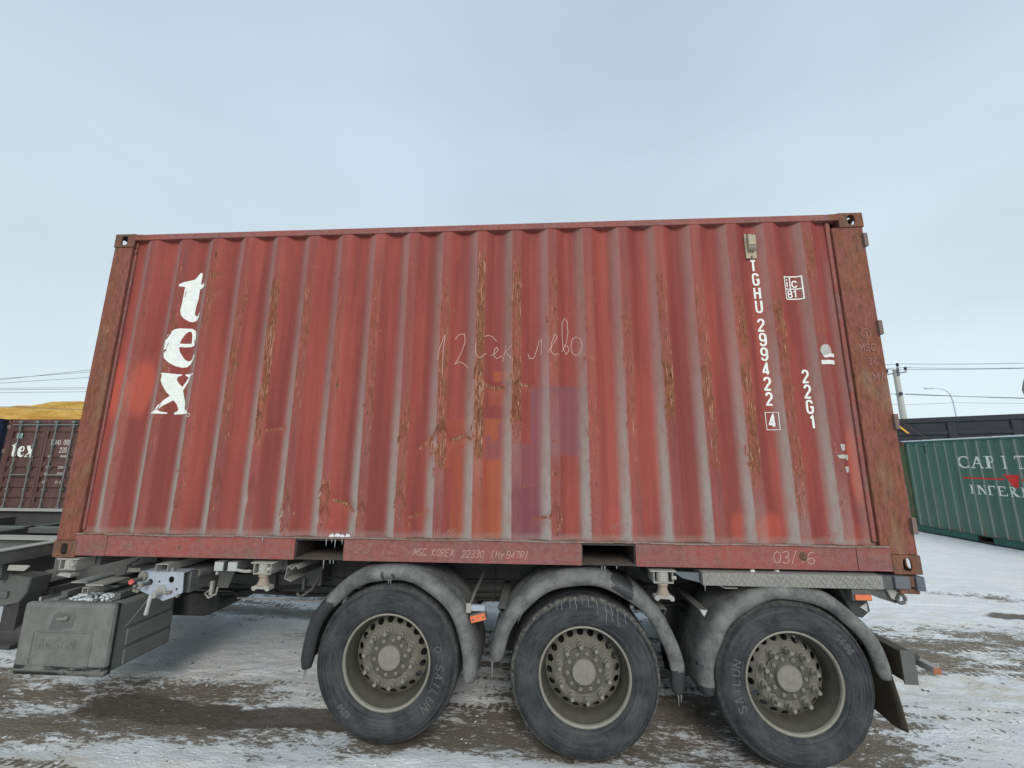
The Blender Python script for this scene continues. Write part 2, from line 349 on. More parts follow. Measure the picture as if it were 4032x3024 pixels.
def smo(me, ang=40):
    me.polygons.foreach_set('use_smooth', [True] * len(me.polygons))
    bm = bmesh.new(); bm.from_mesh(me); a = math.radians(ang)
    for e in bm.edges: e.smooth = not (len(e.link_faces) == 2 and e.calc_face_angle(0) > a)
    bm.to_mesh(me); bm.free()
def thing(name, label, cat, loc=(0, 0, 0), rz=0, group=None):
    o = bpy.data.objects.new(name, None); COL.objects.link(o); o.empty_display_size = .2
    o.location = loc; o.rotation_euler = (0, 0, rz); o['label'] = label; o['category'] = cat
    if group: o['group'] = group
    return o
def tag(o, label, cat, group=None):
    o['label'] = label; o['category'] = cat
    if group: o['group'] = group
    return o
def dup(o, parent):
    c = o.copy(); COL.objects.link(c); c.parent = parent; return c
def attr(me, name, arr):
    a = me.attributes.new(name, 'FLOAT', 'POINT'); a.data.foreach_set('value', np.asarray(arr, dtype=np.float32))

# ---------------------------------------------------------------- lettering
def fnt(s): return [[tuple(float(q) for q in p.split(',')) for p in st.split()] for st in s.split('|')]
F = {k: fnt(v) for k, v in {
 'T': '0,1 .6,1|.3,1 .3,0', 'G': '.58,.78 .55,.92 .42,1 .18,1 .05,.92 0,.75 0,.25 .05,.08 .18,0 .42,0 .55,.08 .6,.25 .6,.48 .34,.48',
 'H': '0,1 0,0|.6,1 .6,0|0,.5 .6,.5', 'U': '0,1 0,.25 .05,.08 .18,0 .42,0 .55,.08 .6,.25 .6,1',
 '2': '0,.76 .05,.92 .18,1 .42,1 .55,.92 .6,.76 .56,.58 .3,.36 0,.04 0,0 .6,0', '9': '.58,.5 .42,.42 .18,.42 .04,.5 0,.62 0,.8 .05,.93 .18,1 .42,1 .55,.93 .6,.8 .6,.22 .54,.07 .42,0 .18,0 .05,.08 0,.2',
 '4': '.44,0 .44,1 0,.26 0,.22 .62,.22', '1': '.08,.82 .32,1 .32,0', '8': '.18,.53 .03,.63 .02,.83 .16,1 .44,1 .58,.83 .57,.63 .42,.53 .18,.53 .02,.38 0,.16 .16,0 .44,0 .6,.16 .58,.38 .42,.53',
 'i': '.3,.7 .3,0|.3,1 .3,.94', 'c': '.58,.52 .42,.7 .18,.7 .02,.52 .02,.18 .18,0 .42,0 .58,.18', 'M': '0,0 0,1 .32,.3 .64,1 .64,0', 'S': '.58,.85 .4,1 .18,1 .03,.85 .08,.6 .5,.42 .6,.2 .45,0 .18,0 0,.15',
 'C': '.58,.8 .42,1 .18,1 .02,.8 0,.2 .18,0 .42,0 .6,.2', 'K': '0,1 0,0|.55,1 0,.45 .6,0', 'O': '.3,1 .08,.88 0,.5 .08,.12 .3,0 .52,.12 .6,.5 .52,.88 .3,1', 'R': '0,0 0,1 .4,1 .58,.86 .56,.62 .4,.52 0,.5 .6,0', 'E': '.55,1 0,1 0,0 .58,0|0,.52 .45,.52',
 'A': '0,0 .3,1 .6,0|.1,.35 .5,.35', '3': '.04,.9 .2,1 .45,1 .58,.8 .45,.56 .25,.52 .5,.46 .6,.22 .45,0 .18,0 0,.12', '0': '.3,1 .08,.88 0,.5 .08,.12 .3,0 .52,.12 .6,.5 .52,.88 .3,1', '(': '.3,1.1 .12,.8 .1,.3 .3,-.15', ')': '.1,1.1 .3,.8 .3,.3 .1,-.15',
 'V': '0,.9 .25,0 .55,.9', 'v': '.05,.6 .25,0 .5,.6', '7': '0,1 .58,1 .2,0', '/': '.1,-.1 .45,1.1', 'I': '.3,0 .3,1', 'L': '0,1 0,0 .55,0', 'N': '0,0 0,1 .6,0 .6,1', 'X': '0,0 .6,1|0,1 .6,0', 'W': '0,1 .15,0 .32,.7 .48,0 .64,1', '6': '.55,.9 .4,1 .2,.95 .02,.6 0,.25 .15,0 .45,0 .6,.2 .5,.45 .25,.5 .03,.35', '.': '.2,0 .26,0', ' ': '', 'P': '0,0 0,1 .42,1 .58,.86 .56,.6 .4,.48 0,.48', 'D': '0,0 0,1 .32,1 .58,.78 .6,.25 .35,0 0,0', '5': '.55,1 .05,1 .02,.55 .35,.6 .58,.42 .55,.12 .3,0 0,.1', '-': '.1,.45 .5,.45'}.items() if v} | {' ': []}
def ribbon(pts, w, step=.012):
    """2D polyline to a ribbon: list of quads on resampled centre line"""
    P = [np.array(pts[0], float)]
    for a, b in zip(pts[:-1], pts[1:]):
        a, b = np.array(a, float), np.array(b, float); n = max(1, int(np.linalg.norm(b - a) / step))
        for i in range(1, n + 1): P.append(a + (b - a) * i / n)
    out = []
    for i in range(len(P)):
        d0 = P[i] - P[i - 1] if i else P[1] - P[0]; d1 = P[i + 1] - P[i] if i < len(P) - 1 else d0
        d0 = d0 / (np.linalg.norm(d0) + 1e-9); d1 = d1 / (np.linalg.norm(d1) + 1e-9); t = d0 + d1
        t = t / (np.linalg.norm(t) + 1e-9); c = max(.55, float(t @ d0)); nn = np.array([-t[1], t[0]]) * (w / 2 / c)
        out.append((P[i] + nn, P[i] - nn))
    return out
def strokes_mesh(mb, strokes, w, surf, step=.012):
    for st in strokes:
        if len(st) < 2: continue
        R_ = ribbon(st, w, step); v = []
        for a, b in R_: v += [surf(*a), surf(*b)]
        mb.add(v, [(2 * i, 2 * i + 1, 2 * i + 3, 2 * i + 2) for i in range(len(R_) - 1)])
def text_strokes(txt, x, z, h, wf=1.0, gap=.25, slant=0):
    out = []
    for ch in txt:
        for st in F.get(ch, []): out.append([(x + (px * wf + py * slant) * h, z + py * h) for px, py in st])
        x += (.6 * wf + gap) * h if ch != ' ' else .5 * h
    return out
def fillpoly(name, polys, surf, mat, parent, cuts, step=.03):
    """filled outline (with holes) draped on a surface"""
    cu = bpy.data.curves.new('tmp', 'CURVE'); cu.dimensions = '2D'; cu.fill_mode = 'BOTH'
    for p in polys:
        sp = cu.splines.new('POLY'); sp.points.add(len(p) - 1); sp.use_cyclic_u = True
        for q, (a, b) in zip(sp.points, p): q.co = (a, b, 0, 1)
    o = bpy.data.objects.new('tmp', cu); COL.objects.link(o); me = o.to_mesh(); bm = bmesh.new(); bm.from_mesh(me); o.to_mesh_clear()
    bpy.data.objects.remove(o); bpy.data.curves.remove(cu)
    for c in cuts: bmesh.ops.bisect_plane(bm, geom=bm.verts[:] + bm.edges[:] + bm.faces[:], plane_co=(c, 0, 0), plane_no=(1, 0, 0))
    bmesh.ops.triangulate(bm, faces=bm.faces[:])
    for v in bm.verts: v.co = Vector(surf(v.co.x, v.co.y))
    bmesh.ops.recalc_face_normals(bm, faces=bm.faces[:])
    m2 = bpy.data.meshes.new(name); bm.to_mesh(m2); bm.free(); m2.materials.append(mat)
    r = bpy.data.objects.new(name, m2); COL.objects.link(r); r.parent = parent; return r
M['scrape'] = flat('scraped to brown', (.20, .06, .05), .8)
M['paper'] = flat('white paper strip', (.66, .66, .62), .7, (.45, .3, .27))
M['nutrust'] = dusty('slightly rusty cone', (.20, .12, .07), (.30, .26, .21), .6)
M['cap'] = dusty('pale end cap', (.30, .34, .37), (.40, .39, .36), .6)
M['faded'] = dusty('faded yellow letters', (.42, .40, .20), (.2, .19, .14), .5)
M['emb'] = dusty('raised tyre lettering', (.05, .052, .055), (.115, .115, .107), .6)
M['flange'] = railmat('shaded post flange', .5)  # recess shade beside the posts is put into this duller colour
M['icew'] = flat('frozen white drip', (.26, .27, .265), .7)
M['icedirty'] = flat('dirty icicle', (.22, .22, .21), .3, spec=.6)
M['tread2'] = dusty('worn tread bars', (.16, .16, .15), (.30, .29, .27), .8)
M['orange_dull'] = flat('dull orange end', (.30, .12, .06), .7)
M['white_dull'] = flat('worn white print', (.50, .47, .43), .7, (.2, .12, .11))
M['mint'] = flat('mint label', (.28, .45, .40), .6, (.15, .2, .18))
M['timber'] = dusty('weathered timber', (.16, .11, .07), (.3, .26, .2), .4)
M['shell'] = dusty('grey shell', (.13, .14, .13), (.24, .25, .24), .5, .2)
M['greenpost'] = corroded('green post', (.10, .13, .07), .25)

# traced lettering, metres on the side of the container
GT= [(0.777, 2.238), (0.796, 2.237), (0.796, 2.133), (0.818, 2.14), (0.837, 2.144), (0.835, 2.109), (0.793, 2.093), (0.795, 2.013), (0.784, 1.942), (0.781, 1.888), (0.786, 1.868), (0.8, 1.856), (0.814, 1.864), (0.823, 1.888), (0.832, 1.883), (0.825, 1.846), (0.806, 1.82), (0.775, 1.809), (0.739, 1.816), (0.706, 1.837), (0.685, 1.864), (0.678, 1.902), (0.683, 1.98), (0.684, 2.064), (0.686, 2.103), (0.635, 2.11), (0.636, 2.128), (0.663, 2.142), (0.702, 2.16), (0.735, 2.179), (0.757, 2.211)]
GE= [(0.737, 1.755), (0.778, 1.754), (0.81, 1.736), (0.827, 1.706), (0.832, 1.672), (0.825, 1.637), (0.821, 1.611), (0.791, 1.6), (0.704, 1.597), (0.713, 1.558), (0.734, 1.518), (0.755, 1.495), (0.784, 1.481), (0.809, 1.486), (0.823, 1.506), (0.838, 1.537), (0.85, 1.526), (0.831, 1.489), (0.808, 1.455), (0.783, 1.433), (0.743, 1.429), (0.701, 1.439), (0.65, 1.468), (0.609, 1.502), (0.592, 1.548), (0.587, 1.594), (0.591, 1.64), (0.606, 1.692), (0.626, 1.712), (0.657, 1.738), (0.696, 1.752)]
GEH= [(0.755, 1.731), (0.777, 1.724), (0.788, 1.695), (0.79, 1.661), (0.791, 1.628), (0.705, 1.626), (0.713, 1.667), (0.732, 1.713)]
GX= [(0.605, 1.383), (0.72, 1.375), (0.749, 1.377), (0.752, 1.369), (0.724, 1.356), (0.721, 1.328), (0.738, 1.3), (0.768, 1.274), (0.797, 1.318), (0.811, 1.351), (0.782, 1.363), (0.778, 1.375), (0.865, 1.379), (0.866, 1.369), (0.834, 1.36), (0.824, 1.332), (0.802, 1.29), (0.78, 1.244), (0.799, 1.189), (0.826, 1.125), (0.833, 1.098), (0.869, 1.075), (0.872, 1.06), (0.737, 1.055), (0.738, 1.069), (0.76, 1.08), (0.764, 1.098), (0.746, 1.134), (0.721, 1.166), (0.684, 1.134), (0.65, 1.109), (0.629, 1.089), (0.646, 1.075), (0.698, 1.069), (0.697, 1.057), (0.563, 1.06), (0.565, 1.073), (0.598, 1.08), (0.623, 1.126), (0.64, 1.136), (0.697, 1.199), (0.654, 1.254), (0.625, 1.296), (0.61, 1.329)]
HW= [[(2.817, 1.464), (2.826, 1.543), (2.864, 1.659), (2.869, 1.666), (2.858, 1.543), (2.857, 1.35)], [(2.942, 1.634), (2.971, 1.676), (3.013, 1.676), (3.018, 1.614), (2.987, 1.517), (2.943, 1.433), (2.977, 1.457), (3.019, 1.438), (3.049, 1.402)], [(3.174, 1.643), (3.198, 1.659), (3.233, 1.651), (3.263, 1.617)], [(3.104, 1.589), (3.106, 1.516), (3.13, 1.479), (3.154, 1.482), (3.188, 1.515)], [(3.218, 1.497), (3.259, 1.526), (3.276, 1.55), (3.264, 1.569), (3.247, 1.551), (3.241, 1.508), (3.265, 1.478), (3.306, 1.502)], [(3.338, 1.58), (3.312, 1.454)], [(3.381, 1.573), (3.335, 1.525), (3.376, 1.475)], [(3.504, 1.512), (3.516, 1.476), (3.55, 1.481), (3.592, 1.613), (3.609, 1.625), (3.603, 1.499)], [(3.655, 1.516), (3.702, 1.593), (3.726, 1.636), (3.709, 1.66), (3.681, 1.582), (3.678, 1.522), (3.701, 1.495), (3.741, 1.503)], [(3.759, 1.521), (3.795, 1.592), (3.81, 1.677), (3.804, 1.769), (3.785, 1.79), (3.765, 1.751), (3.764, 1.629), (3.771, 1.545), (3.793, 1.506), (3.814, 1.532), (3.808, 1.568), (3.783, 1.578)], [(3.871, 1.644), (3.899, 1.621), (3.912, 1.573), (3.896, 1.513), (3.867, 1.493), (3.839, 1.517), (3.829, 1.57), (3.842, 1.626), (3.871, 1.644)]]
TGHU= [((5.245, 2.241), 2.143), ((5.251, 2.13), 2.03), ((5.251, 2.018), 1.919), ((5.252, 1.914), 1.811), ((5.253, 1.765), 1.666), ((5.254, 1.654), 1.554), ((5.253, 1.543), 1.444), ((5.254, 1.432), 1.334), ((5.252, 1.321), 1.221), ((5.252, 1.208), 1.111), ((5.255, 1.049), 0.953)]
G22= [((5.521, 1.372), 1.274), ((5.522, 1.262), 1.162), ((5.523, 1.151), 1.052), ((5.524, 1.041), 0.943)]


# ================================================================ ground
def groundz(x, y):
    x = np.asarray(x, float); y = np.asarray(y, float)
    z = -1.1 - .0135 * (np.clip(x, -60, 60) - 2.57)
    z = z + .22 * sst(-x, 3, 9) * sst(y, 3, 7) - .02
    z = z + (fbm(x * .35, y * .35, 5) - .5) * .07 * sst(np.hypot(x - 3, y - .3), 2.5, 6)
    return z
def axis(segs):
    out = [segs[0][0]]
    for a, b, n, g in segs:
        t = np.linspace(0, 1, n + 1)[1:]; t = t if g == 1 else (g ** t - 1) / (g - 1); out += list(a + (b - a) * t)
    return np.array(out)
xs = axis([(-1500, -60, 12, .02), (-60, -4, 60, .08), (-4, 8.5, 420, 1), (8.5, 20, 160, 2.5), (20, 60, 30, 3), (60, 1500, 12, 40)])
ys = axis([(-1500, -40, 10, .03), (-40, -1.2, 30, .06), (-1.2, 4.2, 180, 1), (4.2, 14, 130, 3), (14, 60, 40, 5), (60, 1500, 12, 40)])
X, Y = np.meshgrid(xs, ys)
Z = groundz(X, Y)
near = sst(np.hypot((X - 3.5) / 2.2, Y - .8), 7, 3.5)
rel = (fbm(X * 1.6, Y * 5.5, 11, 4) - .5) * .040 + (fbm(X * 9, Y * 19, 23, 3) - .5) * .026
tr = np.sin(Y * 62 + 1.2 * np.sin(X * 1.3)) * .004 * sst(fbm(X * .5, Y * 3, 31), .45, .6)
under = np.exp(-((Y - .24) / .26) ** 2) * sst(X, -1.2, .2)
Z = Z + (rel + tr) * near * (1 - .75 * under) - .018 * under * near
def band(v, c, w): return np.exp(-((v - c) / w) ** 2)
wob = (fbm(X * .9, Y * .9, 41) - .5)
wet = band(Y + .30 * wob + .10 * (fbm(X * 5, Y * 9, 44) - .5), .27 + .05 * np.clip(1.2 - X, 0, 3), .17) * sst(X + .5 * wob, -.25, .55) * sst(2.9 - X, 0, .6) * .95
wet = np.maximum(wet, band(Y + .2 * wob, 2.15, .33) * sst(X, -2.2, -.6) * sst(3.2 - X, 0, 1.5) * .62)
wet = np.maximum(wet, .50 * sst(fbm(X * 1.3, Y * 2.2, 43), .55, .70) * sst(X, 1.9, 2.6) * sst(6.8 - X, 0, 1.4) * band(Y, .25, .55))
wet = np.maximum(wet, .7 * band(Y + .5 * wob, 3.05, .13) * sst(X, 7.4, 9.0) * sst(fbm(X * .6, Y, 47), .3, .5))
wet = np.maximum(wet, .45 * band(Y + .3 * wob, 2.05, .16) * sst(X, 6.3, 7.8))
mud = .13 + 1.15 * (fbm(X * .45, Y * 1.7, 51) - .5)
cv = Y + .05 * np.sin(X * .55) + .012 * X
for yc_, w_, s_ in ((-.30, .035, .35), (-.46, .03, .3), (-.62, .05, .3), (.62, .04, .4), (.75, .03, .45), (.86, .035, .4), (.98, .03, .35), (1.45, .06, .3), (1.62, .05, .3), (1.25, .03, .2), (2.4, .07, .35), (2.75, .06, .3), (1.95, .05, .3)):
    mud = mud + 1.5 * s_ * band(cv, yc_, w_) * sst(fbm(X * .7, Y * 2 + yc_, 57), .35, .6) * (.55 + .45 * np.sin(X * 95 + 20 * yc_))
mud = mud + .50 * band(Y, .5, .45) * sst(X, 2.0, 2.7) * sst(7.2 - X, 0, 1.6) - .42 * sst(-Y, -.12, .12) * sst(X, 2, 3)  # dirty snow and mud under the wheels, some of their shade painted in
mud = mud + .42 * band(Y, .5, .30) * sst(1.9 - X, -.6, 1.2)
mud = mud - .12 * sst(-Y, -.02, .12) * sst(2.6 - X, 0, 1) 
mud = mud - .20 * band(Y, 1.15, .38) * sst(2.6 - X, 0, .8)
mud = mud + .30 * sst(Y, 2.3, 2.8) * sst(4 - Y, 0, .6) * sst(4 - X, 0, 2)
mud = mud + .46 * band(Y, 1.75, .5) * sst(X, 5.6, 6.6) - .12 * band(Y, 1.0, .3) * sst(X, 5.8, 6.6)
mud = mud - .62 * sst(Y + .12 * (X - 10), 3.7, 4.6) * sst(X, 5, 7)
mud = mud - .12 * sst(Y, 8, 14) + .1 * sst(X, 5.2, 5.8) * sst(1.0 - Y, 0, .5)
brown = np.clip(.25 + .6 * sst(1.2 - X, -.8, 1.4) * sst(.8 - Y, -.3, .5) + .8 * sst(X, 5.3, 6.5) * band(Y, 1.6, .8) + .6 * sst(Y, 2.2, 2.8) * sst(3 - X, 0, 1), 0, 1)
brown = brown * (.4 + 1.1 * fbm(X * .5, Y * 1.4, 61))
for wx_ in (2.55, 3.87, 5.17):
    wet = np.maximum(wet, .85 * np.exp(-((X - wx_) / .42) ** 2 - ((Y - .16 + .2 * wob) / .17) ** 2)); Z = Z + .012 * np.exp(-((np.abs(X - wx_) - .22) / .08) ** 2 - ((Y - .12) / .2) ** 2) + .010 * np.exp(-((X - wx_) / .3) ** 2 - ((Y + .09) / .035) ** 2)  # wet mud round each tyre contact, with its contact shadow painted in
ny, nx = X.shape
idx = np.arange(ny * nx).reshape(ny, nx)
fc = np.stack([idx[:-1, :-1], idx[:-1, 1:], idx[1:, 1:], idx[1:, :-1]], -1).reshape(-1, 4)
me = bpy.data.meshes.new('ground'); me.from_pydata(np.stack([X, Y, Z], -1).reshape(-1, 3).tolist(), [], fc.tolist())
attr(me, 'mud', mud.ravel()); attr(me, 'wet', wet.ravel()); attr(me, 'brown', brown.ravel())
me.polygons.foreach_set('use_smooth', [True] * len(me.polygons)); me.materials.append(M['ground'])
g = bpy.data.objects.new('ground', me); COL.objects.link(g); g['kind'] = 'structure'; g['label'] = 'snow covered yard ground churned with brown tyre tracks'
def gz(x, y):
    i = np.clip(np.searchsorted(xs, x), 1, nx - 1); j = np.clip(np.searchsorted(ys, y), 1, ny - 1)
    return float(Z[j, i])
# loose crumbs of snow and frozen mud
def crumbs(name, n, seed, mat, region, smin, smax):
    r = random.Random(seed); mb = MB()
    ico = [(0, 0, 1), (.89, 0, .45), (.28, .85, .45), (-.72, .53, .45), (-.72, -.53, .45), (.28, -.85, .45), (.72, .53, -.3), (-.28, .85, -.3), (-.89, 0, -.3), (-.28, -.85, -.3), (.72, -.53, -.3)]
    fcs = [(0, 1, 2), (0, 2, 3), (0, 3, 4), (0, 4, 5), (0, 5, 1), (1, 6, 2), (2, 7, 3), (3, 8, 4), (4, 9, 5), (5, 10, 1), (2, 6, 7), (3, 7, 8), (4, 8, 9), (5, 9, 10), (1, 10, 6)]
    for i in range(n):
        x, y = region(r)
        if name == 'snow_crumbs' and float(wet[min(ny - 1, int(np.searchsorted(ys, y))), min(nx - 1, int(np.searchsorted(xs, x)))]) > .2 and r.random() < .93: continue
        s_ = smin + (smax - smin) * r.random() ** 4; a = r.random() * 6.28; z = gz(x, y)
        ca, sa = math.cos(a), math.sin(a); sx, sy, sz = s_ * (1 + r.random()), s_ * (.6 + .5 * r.random()), s_ * (.35 + .4 * r.random())
        v = []
        for p in ico:
            q = [p[0] * sx * (.75 + .5 * r.random()), p[1] * sy * (.75 + .5 * r.random()), p[2] * sz]
            v.append((x + q[0] * ca - q[1] * sa, y + q[0] * sa + q[1] * ca, z + q[2]))
        mb.add(v, fcs)
    return mb.build(name, mat, kind='stuff', smooth=60)
def reg(x0, x1, y0, y1): return lambda r: (x0 + (x1 - x0) * r.random(), y0 + (y1 - y0) * r.random())
c_ = crumbs('snow_crumbs', 2600, 3, M['snow'], lambda r: (-1.5 + 9.5 * r.random(), -.6 + 3.6 * r.random() ** 1.3), .0025, .010); c_['label'] = 'small crumbs of snow scattered over the yard'
M['mudc'] = dusty('frozen mud', (.07, .052, .04), (.2, .17, .14), .4)
c_ = crumbs('frozen_mud_crumbs', 1500, 4, M['mudc'], lambda r: (-1.5 + 9.5 * r.random(), -.6 + 3.4 * r.random()), .003, .014); c_['label'] = 'small frozen mud crumbs scattered over the snow'
def ridge(r):
    x = .2 + 2.2 * r.random(); return x, 2.62 + .1 * math.sin(x * 5) + r.gauss(0, .09)
c_ = crumbs('snow_crumbs', 500, 9, M['snow'], ridge, .01, .04); c_['label'] = 'ridge of dirty snow lumps beyond the trailer'

# ================================================================ shipping containers
L, WD, H = 6.058, 2.438, 2.591
RP, R0 = .278, .323
def prof1(x, yo, yi):
    u = (x - R0) % RP; u = np.where((x < .255) & (u < .15), .15, u); y = np.where(u < .07, yo, np.where(u < .138, yo + (yi - yo) * (u - .07) / .068, np.where(u < .208, yi, yi + (yo - yi) * (u - .208) / .07)))
    return np.where((x < .19) | (x > 5.743), yi, y)
def prof(x, yo=.007, yi=.043):
    x = np.asarray(x, float); return sum(prof1(x + d, yo, yi) for d in (-.005, -.0025, 0, .0025, .005)) / 5
def infl(x):   # 1 on the outer flats
    u = (x - R0) % RP; return sst(u, -.004, .003) * sst(.073 - u, 0, .006)
def lslope(x):  # 1 on the faces turned towards the tractor (left)
    u = (x - R0) % RP; return sst(u, .188, .222) * sst(.281 - u, 0, .006) * ((x < 5.7))
DIAM = [(2.868, .845, .085, .185, .030), (2.58, .86, .042, .14, .02), (1.465, .43, .05, .2, .02), (1.745, .33, .055, .17, .024), (2.02, .47, .05, .1, .02), (2.03, .3, .06, .13, .024), (3.42, 1.0, .045, .16, .018), (3.137, .95, .05, .22, .016), (3.137, 1.22, .05, .1, .015), (3.42, 1.25, .055, .07, .014), (2.3, .34, .05, .1, .02), (1.47, 1.25, .04, .3, .01), (4.25, .5, .04, .2, .008)]
CR = [((2.937, .864), (3.039, .893), .9), ((3.039, .893), (3.086, .865), .6), ((3.18, 1.28), (3.23, 1.253), .8), ((3.216, 1.253), (3.314, 1.255), .95), ((3.44, 1.275), (3.52, 1.262), .85), ((2.70, .80), (2.78, .87), .6), ((2.775, .88), (2.79, .76), .75),
      ((.87, 1.02), (.98, 1.035), .25), ((1.14, 1.03), (1.2, 1.06), .3), ((1.52, .93), (1.66, .955), .55), ((2.08, .43), (2.19, .39), .85), ((2.19, .39), (2.24, .35), .6), ((2.63, .30), (2.78, .36), .5), ((2.63, .28), (2.66, .24), .5), ((.845, .63), (.93, .6), .4), ((3.55, .31), (3.63, .325), .6),
      ((4.12, 1.16), (4.18, 1.165), .35), ((4.78, .68), (4.85, .69), .5), ((5.04, .7), (5.08, .7), .6), ((5.19, 1.73), (5.28, 1.70), .35), ((3.93, 1.9), (4.03, 1.93), .4), ((5.05, 2.0), (5.08, 1.8), .3), ((1.15, .53), (1.21, .52), .4), ((.6, 2.35), (.66, 2.15), .35), ((.9, 2.2), (.98, 2.22), .6), ((1.45, 2.15), (1.5, 2.15), .6), ((.93, 1.98), (.98, 2.07), .5)]
_r = random.Random(31)
SC = []
for _k in range(70):
    _j = _r.randrange(20); _x = R0 + RP * _j + _r.uniform(-.02, .09); _z = .25 + 2.1 * _r.random(); _a = _r.choice([0, 0, .15, -.3, 1.2, 1.5, -1.1]) + _r.gauss(0, .15); _l = _r.uniform(.02, .075)
    SC.append(((_x, _z), (_x + _l * math.cos(_a), _z + _l * math.sin(_a)), _r.uniform(.45, .85)))
DIAM += [(1.19, .5, .04, .16, .016), (2.58, .40, .045, .12, .02), (3.7, .33, .045, .12, .018), (3.42, .42, .04, .2, .014), (4.53, .9, .035, .3, .012), (2.31, 1.1, .035, .2, .012), (.91, .35, .04, .14, .014), (4.81, .55, .035, .2, .012)]
def segd(x, z, a, b):
    dx, dz = b[0] - a[0], b[1] - a[1]; t = np.clip(((x - a[0]) * dx + (z - a[1]) * dz) / (dx * dx + dz * dz), 0, 1)
    return np.hypot(x - a[0] - t * dx, z - a[1] - t * dz)
def dent(x, z):
    x = np.asarray(x, float); z = np.asarray(z, float); d = np.zeros(np.broadcast(x, z).shape)
    for cx, cz, hw, hh, a in DIAM:
        k = 1 - np.abs(x - cx) / hw - np.abs(z - cz) / hh; d = np.maximum(d, a * sst(k, 0, .4))
    out = sst(.043 - prof(x), 0, .03)
    d = d * (.25 + .75 * out)
    for a, b, s in CR: d = d + .008 * s * np.exp(-(segd(x, z, a, b) / .035) ** 2)
    d = d + .012 * (fbm(x * 2.2, z * 1.4, 71) - .5) + .005 * (fbm(x * 9, z * 3, 73) - .5)
    return d
RIBS = {0: [(.3, 2.2, .45)], 1: [(.95, 2.2, .64), (.55, 1.0, .5)], 2: [(1.6, 2.4, .55), (.2, 1.6, .42)], 3: [(.8, 1.6, .7), (1.4, 2.25, .52)], 4: [(.75, 2.2, .74), (1.1, 1.8, .92)], 5: [(.9, 2.2, .54), (.2, .6, .5)], 6: [(1.2, 2.1, .52), (.2, .6, .5)], 7: [(.7, 2.2, .54), (.2, .6, .5)],
        8: [(.3, 1.3, .52)], 9: [(.6, 2.2, .62), (.65, 1.1, .75)], 10: [(.75, 2.35, .86), (.8, 1.5, 1.)], 11: [(.95, 2.25, .8), (1.1, 1.6, .97)], 12: [(1.2, 2.25, .58), (.2, .75, .52)], 13: [(.3, 2.1, .46)], 14: [(.85, 1.9, .52)], 15: [(.95, 2.2, .62), (.95, 1.5, .86), (.25, .5, .4)],
        16: [(.6, 2.0, .62), (1.0, 1.5, .84)], 17: [(.4, 2.1, .72), (1.1, 1.6, .84)], 18: [(.3, 2.0, .66)], 19: [(.3, 2.4, .42), (1.9, 2.45, .62)]}
